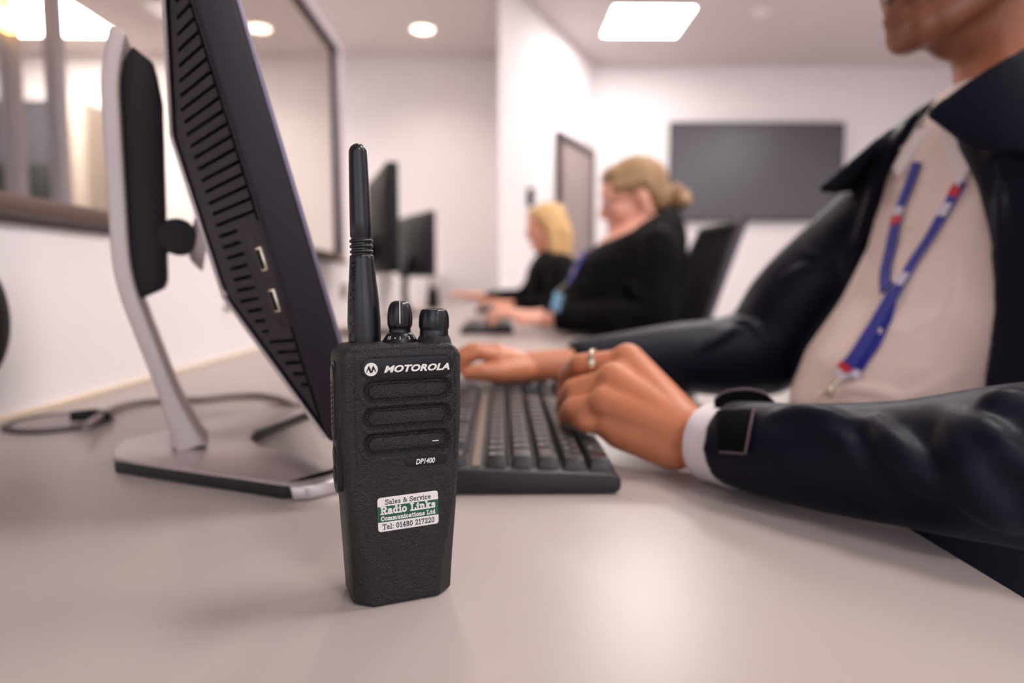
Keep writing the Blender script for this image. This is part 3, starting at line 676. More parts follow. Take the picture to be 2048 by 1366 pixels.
for r2 in ring: 
    n = (r2[0]-T1 @ Vector((0, 0, L1*.4))).normalized()*.0004; rr_.append([r2[0]-n, r2[1]-n, r2[1]+n*.5, r2[0]+n*.5])
loft(b, rr_); obj('pointer_line', b, M['ink_white'], k1, local=True, smooth=False)
b = B(); z0 = a_.z; Tk = Matrix.Translation((T1.translation.x, T1.translation.y, T1.translation.z-.0032)); lathe(b, [(.0086, -.002), (.0084, 0), (.0062, .0036), (.0052, .0042)], Tk, 64); ck = obj('channel_dial', b, M['radio_smooth'], radio, local=True)
cl = Tk.inverted() @ (RI @ Vector((0, 0, CAMZ))); ac = math.atan2(cl.y, cl.x)
for body, da in (('15', -.75), ('1', .0), ('3', .62), ('5', 1.1), ('\u2022', -.32)):
    bt = text_bm(body, .0024, .00005, offset=.00004)
    fit_text(bt)
    for v in bt.verts:
        s, t = v.co.x, v.co.y; h_ = .0018+t*.8; r = .0084-(.0022)*(h_/.0036)+.00006+v.co.z; a = ac+da+s/r; v.co = Tk @ Vector((r*math.cos(a), r*math.sin(a), h_))
    obj('numeral', bt, M['ink_white'], ck, local=True, smooth=False)
k2, T2, L2, R2 = knob('volume_knob', 868, 672, 617, 62, 12, [(.92, 0), (.92, .2), (.90, .24), (.96, .28), (1, .36), (1.0, .55), (.97, .75), (.88, .9), (.8, .96), (.66, .99), (.6, .97), (.05, .96)], 'dark ribbed volume knob')
b = B(); Tk = Matrix.Translation((T2.translation.x, T2.translation.y, T2.translation.z-.0028)); lathe(b, [(.0088, -.002), (.0080, .0012), (.0072, .0030)], Tk, 48); obj('knob_collar', b, M['radio'], radio, local=True)
b = B(); Tk = Matrix.Translation((a_.x, a_.y, a_.z)); lathe(b, [(.0105, -.0025), (.0100, -.0010), (.0084, .0003)], Tk, 48); obj('antenna_collar', b, M['radio'], radio, local=True)
#@@MONITOR
hn = Vector((-.375, .927, 0)); nh = Vector((.927, .375, 0)); TL = math.radians(15)
uu = Vector((0, 0, math.cos(TL)))-nh*math.sin(TL); bb = -(nh*math.cos(TL)+Vector((0, 0, math.sin(TL)))); MO = Vector((-.088, .453, .781))
MM = Matrix(((hn.x, bb.x, uu.x, MO.x), (hn.y, bb.y, uu.y, MO.y), (hn.z, bb.z, uu.z, MO.z), (0, 0, 0, 1)))
P0 = Vector((-.2654, .5833, DESK))
SM = Matrix(((nh.x, hn.x, 0, P0.x), (nh.y, hn.y, 0, P0.y), (0, 0, 1, P0.z), (0, 0, 0, 1)))   # stand frame: x forward, y across
mon = thing('computer_monitor', 'black computer monitor on a silver stand seen from its edge beside the radio', 'monitor', mtx=SM)
MW, MH = .385, .345
ML = SM.inverted() @ MM
def mo(name, bm, m, parent=mon, **k):
    for v in bm.verts: v.co = ML @ v.co
    return obj(name, bm, m, parent, local=True, **k)
b = B(); box2(b, (0, .0025, 0), (MW, .027, MH)); bez = mo('bezel', b, M['mon_bezel'], bevel=.0035, seg=3)
b = B(); 
for a, c in (((0.001, 0, .001), (MW-.001, .003, .018)), ((0.001, 0, MH-.018), (MW-.001, .003, MH-.001)), ((0.001, 0, .018), (.017, .003, MH-.018)), ((MW-.017, 0, .018), (MW-.001, .003, MH-.018))): box2(b, a, c)
mo('front_frame', b, M['mon_edge'], bevel=.0008)
b = B(); box2(b, (.016, .0014, .017), (MW-.016, .003, MH-.017)); mo('screen', b, M['screen'], smooth=False)
# rear housing with real vent slots
TH = .033; sl = TH/.081
def housing():
    b = B(); t0 = .0265
    base = [(.0035, t0, .004), (MW-.0035, t0, .004), (MW-.0035, t0, .335), (.0035, t0, .335)]
    top = [(.081, t0+TH, .108), (MW-.081, t0+TH, .108), (MW-.081, t0+TH, .222), (.081, t0+TH, .222)]
    loft(b, [base, top]); return b
slots = B()
cd = Vector((.081, TH, 0)).normalized(); cnn = Vector((-TH, .081, 0)).normalized()     # along the chamfer / outward
def slot(z, xa, xb, mi=1):
    p = Vector((xa, .0265+(xa-.0035)*TH/.0775, z)); q = Vector((xb, .0265+(xb-.0035)*TH/.0775, z)); d = (q-p); c = (p+q)/2
    X = d.normalized(); Y = Vector((0, 0, 1)).cross(X).normalized()
    R = Matrix((X, Y, Vector((0, 0, 1)))).transposed()
    box(slots, c, (d.length, .013, .0024), R, mi=1)
zz = .310
while zz > .02:
    xl = .0035+.0775*min(1, max(.0, (.335-zz)/(.335-.222)), (zz-.004)/(.108-.004))-.014
    if zz > .222: xl = min(xl, .060)
    xl = min(xl, .062)
    xr = .0065 if (zz > .152 or zz < .076) else .036
    if zz < .076: xr = .0075
    if xl-xr > .008: slot(zz, xr, xl)
    zz -= .0077
me = bpy.data.meshes.new('h'); hb = housing(); bmesh.ops.recalc_face_normals(hb, faces=hb.faces[:]); bmesh.ops.bevel(hb, geom=hb.edges[:], offset=.005, segments=3, affect='EDGES'); hb.to_mesh(me); hb.free()
me.materials.append(M['mon']); me.materials.append(M['vent'])
mc = bpy.data.meshes.new('c'); bmesh.ops.recalc_face_normals(slots, faces=slots.faces[:]); slots.to_mesh(mc); slots.free(); mc.materials.append(M['mon']); mc.materials.append(M['vent'])  # vent faces colour the slot walls black, standing in for deep shade
ho = bpy.data.objects.new('h', me); co = bpy.data.objects.new('c', mc); C.objects.link(ho); C.objects.link(co)
md = ho.modifiers.new('b', 'BOOLEAN'); md.object = co; md.operation = 'DIFFERENCE'; md.solver = 'EXACT'
dg = bpy.context.evaluated_depsgraph_get(); res = bpy.data.meshes.new_from_object(ho.evaluated_get(dg)); bpy.data.objects.remove(ho); bpy.data.objects.remove(co)
res.transform(ML); hs = link_mesh('rear_housing', res, None, mon, local=True, smooth=False)
def plate3(poly, off):
    P = [V3(p) for p in poly]; n = (P[1]-P[0]).cross(P[2]-P[0]).normalized()
    if n.y < 0: n = -n
    b_ = B(); loft(b_, [[p+n*.0002 for p in P], [p+n*off for p in P]]); return b_
t0 = .0265; X0, X1, A0, A1 = .0035, MW-.0035, .081, MW-.081
bc = B()
for poly in ([(X0, t0, .004), (X1, t0, .004), (A1, t0+TH, .108), (A0, t0+TH, .108)], [(A0, t0+TH, .106), (A1, t0+TH, .106), (A1, t0+TH, .224), (A0, t0+TH, .224)], [(A0, t0+TH, .222), (A1, t0+TH, .222), (X1, t0, .335), (X0, t0, .335)]):
    q_ = plate3(poly, .0028); mm_ = bpy.data.meshes.new('x'); q_.to_mesh(mm_); q_.free(); bc.from_mesh(mm_); bpy.data.meshes.remove(mm_)
mo('rear_cover', bc, M['silver_matte'], bevel=.0008)
# usb side panel
def on_ch(x, z, o=0.0): return Vector((x, .0265+(x-.0035)*TH/.0775, z))+cnn*o
Rc = Matrix((cd, cnn, Vector((0, 0, 1)))).transposed()
if Rc.determinant() < 0: Rc = Matrix((-cd, cnn, Vector((0, 0, 1)))).transposed()
def chp(x, z, h):   # point on the chamfer, lifted h
    return on_ch(x, z, h)
b = B(); out = [(.004, .080), (.018, .080), (.030, .090), (.033, .135), (.022, .149), (.004, .150)]
loft(b, [[chp(x, z, -.002) for x, z in out], [chp(x, z, .0012) for x, z in out]]); up = mo('usb_panel', b, M['mon'], bevel=.001)
for zc in (.1262, .0988):
    b = B(); box(b, on_ch(.0125, zc, .0012), (.0072, .004, .0155), Rc)
    p_ = mo('usb_port', b, M['chrome'], up, bevel=.0004)
    b = B(); box(b, on_ch(.0122, zc, .0014), (.0050, .0042, .0125), Rc); mo('socket_opening', b, M['vent'], p_, smooth=False)
    b = B(); box(b, on_ch(.0132, zc, .0016), (.0016, .0043, .0100), Rc); mo('contact_tongue', b, M['black'], p_, smooth=False)
# stand
st = mon
def sb(name, bm, m, parent=mon, **k): return obj(name, bm, m, parent, local=True, **k)
prof_c = [(-.000, .012), (-.010, .040), (-.0405, .1405), (-.0445, .165), (-.0460, .305), (-.0385, .342)]
pc = []
for (xa, za), (xb, zb) in zip(prof_c[:-1], prof_c[1:]):
    nn_ = max(2, int(math.hypot(xb-xa, zb-za)/.004)); pc += [V3((xa+(xb-xa)*i/nn_, 0, za+(zb-za)*i/nn_)) for i in range(nn_)]
pc.append(V3((prof_c[-1][0], 0, prof_c[-1][1])))
for _ in range(10): pc = [pc[0]]+[(pc[i-1]+pc[i]*2+pc[i+1])/4 for i in range(1, len(pc)-1)]+[pc[-1]]
rings = []
for i, p in enumerate(pc):
    d = (pc[min(i+1, len(pc)-1)]-pc[max(i-1, 0)]).normalized(); n = Vector((d.z, 0, -d.x)); th = .0062 if p.z > .06 else .0062+.006*(1-p.z/.06); wv = .028
    rings.append([p-n*th+Vector((0, -wv, 0)), p+n*th+Vector((0, -wv, 0)), p+n*th+Vector((0, wv, 0)), p-n*th+Vector((0, wv, 0))])
b = B(); loft(b, rings); sb('post', b, M['silver_matte'], bevel=.002, seg=2, angle=60)
b = B(); loft(b, [[(-.0155, -.027, .0145), (.0125, -.027, .0145), (.0125, .027, .0145), (-.0155, .027, .0145)], [(-.0155, -.026, .052), (-.013, -.026, .052), (-.013, .026, .052), (-.0155, .026, .052)]]); sb('foot_gusset', b, M['silver_matte'], bevel=.001)
b = B(); loft(b, [[(x, y, z) for x, z in [(-.0385, .150), (-.0345, .136), (-.0165, .1445), (-.0140, .152), (-.0120, .298), (-.0155, .322), (-.030, .3335), (-.0395, .315)]] for y in (-.020, .020)]); sb('column', b, M['colblack'], bevel=.002, seg=2)
b = B(); lathe(b, [(.0135, -.022), (.0145, -.020), (.0145, .020), (.0135, .022)], Matrix.Translation((-.004, 0, .187)) @ Matrix.Rotation(math.pi/2, 4, 'X'), 32); box2(b, (-.014, -.018, .1745), (-.002, .018, .2)); sb('hinge', b, M['colblack'])
b = B(); q = ML.inverted()
cc = ML @ Vector((MW/2-.005, .060, .155)); lo_ = Vector((.006, 0, .187))
rg = []
for t, r in ((0, .017), (.2, .020), (.5, .023), (1.0, .027)):
    c_ = lo_.lerp(cc, t); d = (cc-lo_).normalized(); x, y = frame(d); rg.append([c_+(x*math.cos(a)+y*math.sin(a))*r for a in np.linspace(0, 2*math.pi, 29)[:-1]])
loft(b, rg); sb('mount_cover', b, M['silver_matte'])
# base
outl = [(-.055, -.034), (-.020, -.072), (.062, -.156), (.075, -.158), (.118, -.139), (.114, -.128), (.052, -.036), (.046, 0), (.052, .036), (.114, .128), (.118, .139), (.075, .158), (.062, .156), (-.020, .072), (-.055, .034), (-.060, 0)]
b = B(); prism(b, [(x*.985, y*.985) for x, y in outl], .0004, .0095); base = sb('base', b, M['rubberfoot'], bevel=.001)
b = B(); prism(b, outl, .0095, .0125); sb('base_cover', b, M['silver'], bevel=.0012, seg=2)
for sgn in (-1, 1):
    b = B(); rg = []
    for t in np.linspace(0, 1, 6):
        xo = .062+.052*t if False else 0
    rg = [[(.062, sgn*.156, .0125), (.075, sgn*.158, .0125), (.118, sgn*.139, .0125), (.112, sgn*.124, .0125)], [(.066, sgn*.160, .0095), (.078, sgn*.1625, .0095), (.124, sgn*.143, .0095), (.116, sgn*.124, .0095)], [(.0675, sgn*.162, .001), (.079, sgn*.1645, .001), (.126, sgn*.1445, .001), (.117, sgn*.124, .001)]]
    loft(b, rg); sb('base_tip', b, M['silver'], bevel=.0008)
#@@KEYBOARD
KX0, KX1, KY0, KY1 = -.070, .0855, .470, .915
kb = thing('keyboard', 'black full size keyboard under the hands of the man in the navy jacket', 'keyboard', (.0, .69, DESK), group='keyboards on the desk')
def kz(x): return .0205-(x-KX0)/(KX1-KX0)*.0055      # top of case slopes towards the user (+x)
b = B()
sec = [(KX0, .0025), (KX0, kz(KX0)-.003), (KX0+.004, kz(KX0)), (KX1-.006, kz(KX1)), (KX1, kz(KX1)-.004), (KX1, .004), (KX1-.004, .0008), (KX0+.004, .0008)]
loft(b, [[(x, y, DESK+z) for x, z in sec] for y in (KY0, KY1)]); case = obj('case', b, M['key_case'], kb, bevel=.0018, seg=3)
U_ = .0188
rows_def = [  # x centre of the row, list of (start units, width units) along y
 (KX1-.0125, [(0, 1.5), (1.5, 1), (2.5, 1.5), (4, 6), (10, 1.5), (11.5, 1), (12.5, 1), (13.5, 1.5), (15.25, 1), (16.25, 1), (17.25, 1), (18.5, 2), (20.5, 1)]),
 (KX1-.0125-U_, [(0, 1.25), (1.25, 1)]+[(2.25+i, 1) for i in range(10)]+[(12.25, 2.75), (16.25, 1), (18.5, 1), (19.5, 1), (20.5, 1)]),
 (KX1-.0125-2*U_, [(0, 1.75)]+[(1.75+i, 1) for i in range(11)]+[(12.75, 2.25), (18.5, 1), (19.5, 1), (20.5, 1), (21.5, 1)]),
 (KX1-.0125-3*U_, [(0, 1.5)]+[(1.5+i, 1) for i in range(12)]+[(13.5, 1.5), (15.25, 1), (16.25, 1), (17.25, 1), (18.5, 1), (19.5, 1), (20.5, 1), (21.5, 1)]),
 (KX1-.0125-4*U_, [(i, 1) for i in range(13)]+[(13, 2), (15.25, 1), (16.25, 1), (17.25, 1), (18.5, 1), (19.5, 1), (20.5, 1), (21.5, 1)]),
 (KX1-.0125-5*U_-.012, [(0, 1)]+[(2+i, 1) for i in range(4)]+[(6.5+i, 1) for i in range(4)]+[(11+i, 1) for i in range(4)]+[(15.25, 1), (16.25, 1), (17.25, 1)])]
keys = [(xc, s, w_) for xc, L in rows_def for s, w_ in L if not (s >= 18.5 and w_ == 1 and s == 20.5 and xc > KX1-.02 and False)]
keys.sort(key=lambda k: k[1])
def keymesh(b, xc, s, w_):
    yc = KY0+.0085+(s+w_/2)*U_; y_w = w_*U_-.0012; z0 = DESK+kz(xc)-.0015
    lo = [(xc-.0088, yc-y_w/2), (xc+.0088, yc-y_w/2), (xc+.0088, yc+y_w/2), (xc-.0088, yc+y_w/2)]
    hi = [(xc-.0066, yc-y_w/2+.0028), (xc+.0056, yc-y_w/2+.0028), (xc+.0056, yc+y_w/2-.0028), (xc-.0066, yc+y_w/2-.0028)]
    loft(b, [[(x, y, z0) for x, y in lo], [(x, y, z0+.0095) for x, y in hi]])
rest = B()
for i, (xc, s, w_) in enumerate(keys):
    if KY0+.0085+(s+w_)*U_ > KY1-.004: continue
    if i < 96:
        b = B(); keymesh(b, xc, s, w_); k_ = obj('key', b, M['key'], kb, bevel=.0009, seg=2)
        if s < 12 and w_ == 1:
            b = B(); yc = KY0+.0085+(s+w_/2)*U_; box2(b, (xc-.0052, yc-.003, DESK+kz(xc)+.0079), (xc-.0020, yc-.0014, DESK+kz(xc)+.00812)); obj('legend_mark', b, M['legend'], k_, smooth=False)
    else: keymesh(rest, xc, s, w_)
o = obj('key_block', rest, M['key'], kb, bevel=.0009, seg=2); o['kind'] = 'stuff'
b = B(); box2(b, (KX1-.0125-4.5*U_-.0085, KY0+.006, DESK+.016), (KX1-.0125-4.5*U_-.003, KY1-.01, DESK+kz(-.03)+.0012)); obj('divider_strip', b, mat('keyboard_strip', lin((120, 104, 92)), .45), kb, smooth=False)
#@@PEOPLE
from mathutils.bvhtree import BVHTree
def bvh_of(me_or_obj, parent=None):
    me = me_or_obj; b = B(); b.from_mesh(me); t = BVHTree.FromBMesh(b); b.free(); return t
def rot_xy(v, a): return Vector((v[0]*math.cos(a)-v[1]*math.sin(a), v[0]*math.sin(a)+v[1]*math.cos(a), v[2]))
def torso_rings(R, f, s, grow=0.0, n=40, a0=0, a1=2*math.pi, thick=None, ang=None):
    out = []
    for k, (z, cx, cy, a, b_, *tilt) in enumerate(R):
        tl = tilt[0] if tilt else 0
        c = Vector((cx, cy, z))
        def P(t, g): 
            q = c+f*((a+g)*math.cos(t))+s*((b_+g)*math.sin(t)); q.z -= tl*math.cos(t); return q
        if ang is None: out.append([P(2*math.pi*i/n, grow) for i in range(n)])
        else:
            t0, t1 = ang[k]; T = np.linspace(t0, t1, n)
            out.append([P(t, grow) for t in T]+[P(t, grow-thick) for t in T[::-1]])
    return out
def head(bm, c, ya=0.0, pitch=0.0, k=1.0, male=False):
    """face towards -x, then turned by ya about z and bent forward by pitch"""
    Rz = Matrix.Rotation(ya, 3, 'Z') @ Matrix.Rotation(-pitch, 3, 'Y'); c = Vector(c)
    L = lambda x, y, z: c+Rz @ Vector((x*k, y*k, z*k))
    def E(x, y, z, rx, ry, rz): ell(bm, L(x, y, z), (rx*k, ry*k, rz*k), Rz, 32, 22)
    E(.012, 0, .035, .094, .074, .083)           # cranium
    E(-.030, 0, .030, .062, .066, .066)          # forehead
    E(-.028, 0, -.030, .062, .060, .062)         # mid face
    E(-.034, 0, -.066, .052, .048, .042)         # jaw
    cap(bm, L(-.070, -.014, -.094), L(-.070, .014, -.094), .019*k)  # chin
    for sg in (-1, 1):
        cap(bm, L(.018, sg*.058, -.038), L(-.058, sg*.026, -.090), .018*k, .017*k)   # jaw line
        E(-.058, sg*.038, -.020, .026, .022, .022)                                  # cheek
        E(-.0745, sg*.031, .0175, .0145, .0165, .0105); E(-.073, sg*.031, -.006, .0125, .0160, .0070)   # eyelids
        cap(bm, L(-.079, sg*.014, .030), L(-.070, sg*.048, .028), .010*k)           # brow
        E(.012, sg*.076, -.002, .019, .007, .031); cap(bm, L(.006, sg*.074, -.024), L(.004, sg*.072, -.030), .007*k)   # ear
        cap(bm, L(-.093, sg*.009, -.028), L(-.090, sg*.011, -.026), .008*k)         # nostril
    cap(bm, L(-.084, 0, .020), L(-.104, 0, -.018), .008*k, .011*k)                  # nose
    cap(bm, L(-.085, -.019, -.052), L(-.085, .019, -.052), .0095*k)                 # upper lip
    cap(bm, L(-.084, -.016, -.064), L(-.084, .016, -.064), .0100*k)                 # lower lip
    return L, Rz
def eyes(L, Rz, k, parent):
    for sg in (-1, 1):
        b = B(); ell(b, L(-.0755, sg*.031, .0055), .0108*k, u=20, v=14); ell(b, L(-.0822, sg*.031, .0035), (.0052*k, .0062*k, .0062*k), Rz, 16, 10, mi=1)
        obj('eye', b, [M['eye'], M['iris']], parent)
def lips_part(L, k, parent, m):
    b = B()
    for z, r, hw in ((-.0535, .0052, .020), (-.0625, .0060, .017)):
        tube(b, [L(-.083, -hw, z+.001), L(-.0905, -hw*.4, z), L(-.0915, 0, z-.0005), L(-.0905, hw*.4, z), L(-.083, hw, z+.001)], [r*.35*k, r*.9*k, r*k, r*.9*k, r*.35*k], 10)
    obj('lips', b, m, parent)
def hand_pts(bm, W_, mcp, pip, dip, tip, th, rw=.021, rf=(.0092, .0096, .0090, .0078), rp=.0135):
    for i in range(4):
        r = rf[i]
        cap(bm, W_, mcp[i], rw*.85, rp*(1 if i < 3 else .92))
        chain(bm, [mcp[i], pip[i], dip[i], tip[i]], [r*1.16, r*1.02, r*.92, r*.78])
        ell(bm, mcp[i], r*1.28)
    for i in range(3):
        cap(bm, (Vector(mcp[i])*.92+Vector(W_)*.08), (Vector(mcp[i+1])*.92+Vector(W_)*.08), rp*.88)
        m0 = Vector(mcp[i]).lerp(W_, .5); m1 = Vector(mcp[i+1]).lerp(W_, .5); cap(bm, m0, m1, rp*1.05)
    chain(bm, th, [rw*.8, .0135, .0108, .0085])
def nails(tips, dips, r, ups, parent, m):
    for t, d, rr, up in zip(tips, dips, r, ups):
        ax = (Vector(t)-Vector(d)).normalized(); up = (Vector(up)-ax*Vector(up).dot(ax)).normalized(); sd = ax.cross(up)
        R = Matrix((ax, sd, up)).transposed(); b = B(); ell(b, Vector(t)+up*rr*.55+ax*.001, (rr*.75, rr*.62, rr*.30), R, 16, 8); obj('fingernail', b, m, parent)
def seat_legs(bt, bs, bskin, hip, dx, y0, spread=.095, foot=.0):
    for sg in (-1, 1):
        h = Vector((hip[0], y0+sg*.085, hip[2])); kn = h+Vector((-dx, sg*.03, .0)); kn.z = .525; an = Vector((kn.x+.03, kn.y, .10))
        chain(bt, [h, kn, an+Vector((0, 0, .02))], [.088, .066, .052])
        chain(bskin, [h, kn, an, an+Vector((0, 0, -.03))], [.07, .05, .034, .03])
        b = B(); chain(b, [an+Vector((.015, 0, -.055)), an+Vector((-.09, 0, -.062)), an+Vector((-.16, 0, -.068))], [.036, .034, .026]); box(b, an+Vector((-.07, 0, -.088)), (.24, .07, .02))
        bs.append(fuse(b, .005, 6))
#@@MAN
f1 = Vector((-.990, -.12, 0)).normalized(); s1_ = Vector((-.12, .990, 0)).normalized()
man = thing('person', 'man in navy jacket, white shirt and blue lanyard typing, face cut off at the nose', 'person', (.52, .72, 0))
R1 = [(.50, .52, .72, .14, .165), (.60, .51, .72, .165, .175), (.68, .505, .72, .180, .178), (.75, .505, .72, .182, .178), (.80, .515, .72, .168, .176), (.86, .533, .72, .140, .172),
      (.92, .550, .72, .128, .174), (.97, .560, .72, .122, .176), (1.01, .562, .72, .118, .165), (1.04, .560, .72, .108, .135), (1.065, .553, .72, .092, .095), (1.085, .545, .72, .075, .07)]
HC1 = Vector((.487, .715, 1.236))
S_L = Vector((.552, .515, .988)); E_L = Vector((.336, .322, .787)); W_L = UY(1400, 880, .510)
S_R = Vector((.520, .890, .990)); E_R = Vector((.348, .925, .782)); W_R = UY(1062, 733, .852)
b = B()
L1, Rz1 = head(b, HC1, ya=math.radians(4), pitch=math.radians(4), k=1.04)
chain(b, [(.545, .72, 1.03), (.532, .718, 1.10), (.515, .716, 1.17)], [.060, .055, .053])
ell(b, (.440, .716, 1.152), .034); cap(b, (.412, .715, 1.151), (.470, .716, 1.142), .021, .029); cap(b, (.47, .716, 1.14), (.525, .716, 1.15), .034, .045)
loft(b, torso_rings([(z, x, y, a-.022, c_-.022) for z, x, y, a, c_ in R1], f1, s1_))
chain(b, [S_L, E_L, W_L], [.030, .026, .0235]); chain(b, [S_R, E_R, W_R], [.030, .026, .0195])
UP = lambda x, y, d: UY(x, y, d)
mcpL = [UP(1255, 722, .580), UP(1226, 760, .562), UP(1212, 806, .550), UP(1222, 850, .545)]
pipL = [UP(1160, 728, .592), UP(1148, 778, .572), UP(1146, 816, .560), UP(1170, 846, .551)]
dipL = [UP(1136, 748, .620), UP(1130, 800, .596), UP(1132, 832, .578), UP(1158, 844, .560)]
tipL = [UP(1128, 782, .632), UP(1126, 818, .610), UP(1134, 834, .590), UP(1164, 846, .570)]
hand_pts(b, W_L+Vector((-.006, .004, .002)), mcpL, pipL, dipL, tipL, [UP(1370, 850, .555), UP(1290, 800, .60), UP(1215, 800, .625), UP(1165, 815, .635)], rw=.0235, rf=(.0094, .0094, .0088, .0080), rp=.0155)
cap(b, UP(1345, 888, .522), UP(1240, 862, .540), .0205, .0150); cap(b, UP(1345, 868, .53), UP(1270, 745, .578), .019, .0135); ell(b, UP(1390, 862, .500), .0100)
for i in range(4): cap(b, mcpL[i]+Vector((.0, -.003, .002)), UP(1350, 860+i*6, .517), .0062, .004)
mcpR = [UP(998, 716, .832), UP(992, 706, .85), UP(992, 706, .868), UP(998, 712, .884)]
pipR = [UP(955, 704, .826), UP(946, 700, .846), UP(948, 702, .868), UP(956, 708, .886)]
dipR = [UP(930, 716, .822), UP(920, 712, .844), UP(924, 714, .868), UP(936, 720, .888)]
tipR = [UP(918, 738, .822), UP(908, 734, .844), UP(914, 734, .868), UP(926, 736, .888)]
hand_pts(b, W_R, mcpR, pipR, dipR, tipR, [UP(1050, 742, .835), UP(1000, 746, .815), UP(962, 744, .808), UP(936, 748, .806)], rw=.0185, rp=.012)
bt = B(); shoes = []; seat_legs(bt, shoes, b, (.52, .72, .55), .42, .70)
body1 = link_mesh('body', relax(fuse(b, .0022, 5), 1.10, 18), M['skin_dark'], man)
eyes(L1, Rz1, 1.04, body1); lips_part(L1, 1.04, body1, mat('lips_brown', lin((104, 56, 46)), .5))
nails(tipL[:4], dipL[:4], (.0085, .0085, .008, .007), [(-.8, -.2, .5)]*4, body1, mat('fingernail', lin((196, 140, 112)), .3))
cap(bt, (.52, .66, .585), (.52, .76, .585), .12); link_mesh('trousers', fuse(bt, .007, 8), M['trousers'], man)
for sm in shoes: link_mesh('shoe', sm, M['shoe'], man)
b = B(); ell(b, L1(.022, 0, .048), (.100, .081, .086), Rz1, 40, 28); ell(b, L1(.05, 0, .0), (.060, .068, .070), Rz1, 32, 22)
hm = fuse(b, .004, 3); link_mesh('hair', hm, M['hair_black'], man)
# shirt
b = B(); rr = torso_rings(R1, f1, s1_, 0, 64)
for k, ring in enumerate(rr):
    z = R1[k][0]
    for i, p in enumerate(ring):
        t = 2*math.pi*i/64; front = max(0, math.cos(t)); ring[i] = p+f1*(.0035*math.sin(9*t+z*25)*front*(1 if z < .95 else .4))
sh = B(); loft(sh, rr)
for pp_, r_ in (([(1640, 800), (1700, 770), (1780, 790), (1850, 815)], .007), ([(1935, 740), (1890, 770), (1840, 800)], .009), ([(1760, 700), (1850, 640), (1920, 600)], .005), ([(1730, 660), (1800, 560), (1890, 430)], .004), ([(1860, 760), (1900, 680), (1930, 560)], .004)):
    pass
loft(sh, torso_rings([(1.045, .545, .72, .090, .078, .012), (1.085, .535, .718, .072, .066, .010)], f1, s1_, 0, 40))
shirt_me = fuse(sh, .0035, 4); tree0 = bvh_of(shirt_me)
def hit(tree, px, py, lift=0.0):
    r = ray(px, py).normalized(); loc, n, i, d = tree.ray_cast(CP, r)
    if loc is None: return None
    if n.dot(r) > 0: n = -n
    return loc+n*lift
sh = B(); sh.from_mesh(shirt_me)
for path, r_ in (([(1650, 800), (1700, 778), (1780, 792), (1840, 815)], .0065), ([(1930, 735), (1890, 762), (1840, 792), (1800, 800)], .0075), ([(1770, 700), (1840, 650), (1930, 610)], .0050), ([(1840, 760), (1880, 690), (1920, 560), (1925, 450)], .0045), ([(1735, 650), (1790, 660), (1850, 690)], .004)):
    pts = [hit(tree0, x, y, -.002) for x, y in path]; pts = [p for p in pts if p is not None]
    if len(pts) > 1:
        sp = smooth_path(pts, 5); chain(sh, sp, [r_*math.sin(math.pi*(i+1)/(len(sp)+1))**.6 for i in range(len(sp))])
shirt_me = fuse(sh, .0035, 6); tree = bvh_of(shirt_me)
shirt = link_mesh('shirt', shirt_me, M['shirt'], man)
def ribbon(tree, path, width, lift, thick=.0012, sub=6, sidev=None):
    pts = [hit(tree, x, y, lift) for x, y in path]; pts = [p for p in pts if p is not None]; sp = smooth_path(pts, sub); rg = []
    for i, p in enumerate(sp):
        d = (sp[min(i+1, len(sp)-1)]-sp[max(i-1, 0)]).normalized(); v = (p-CP).normalized(); loc, n, _, _ = tree.find_nearest(p)
        if n.dot(v) > 0: n = -n
        sd = d.cross(n).normalized()*width/2; nn = n*thick
        rg.append([p-sd, p+sd, p+sd+nn, p-sd+nn])
    b = B(); loft(b, rg); return b
lan = obj('lanyard', ribbon(tree, [(1838, 325), (1824, 365), (1806, 410), (1794, 450), (1784, 500), (1774, 545), (1776, 582)], .0150, .002), M['lanyard'], man)
obj('lanyard_strap', ribbon(tree, [(1926, 366), (1898, 415), (1866, 470), (1830, 525), (1795, 585)], .0125, .002), M['lanyard'], lan)
obj('lanyard_strap', ribbon(tree, [(1795, 583), (1768, 630), (1738, 680), (1712, 720), (1690, 745)], .0165, .003), M['lanyard'], lan)
obj('lanyard_strap', ribbon(tree, [(1785, 600), (1775, 640), (1752, 690), (1728, 725), (1714, 748)], .0110, .001), M['lanyard'], lan)
for path, wd, mm in (([(1806, 415), (1799, 432)], .0152, 'white'), ([(1798, 432), (1794, 450)], .0152, 'red'), ([(1920, 374), (1908, 395)], .0127, 'red'), ([(1900, 408), (1886, 434)], .0127, 'white'), ([(1815, 548), (1800, 572)], .0127, 'white'), ([(1699, 732), (1688, 746)], .0167, 'red'), ([(1692, 744), (1684, 756)], .0172, 'white'), ([(1718, 742), (1710, 758)], .0115, 'white')):
    obj('printed_patch', ribbon(tree, path, wd, .0036 if wd > .016 else .0026, .0012, 3), M[mm], lan)
q0_ = hit(tree, 1688, 756, .005)
b = B(); tube(b, [q0_, q0_+Vector((-.008, 0, -.012)), q0_+Vector((-.012, 0, -.020))], .002, 8); ell(b, q0_+Vector((-.010, 0, -.016)), (.004, .004, .006)); obj('clip', b, M['metalclip'], lan)
b = B(); q = q0_+Vector((-.016, .002, -.024)); tube(b, [q+Vector((.007*math.cos(a), .002*math.sin(a), .007*math.sin(a))) for a in np.linspace(0, 2*math.pi, 17)], .0012, 8); obj('clip_ring', b, M['metalclip'], lan)
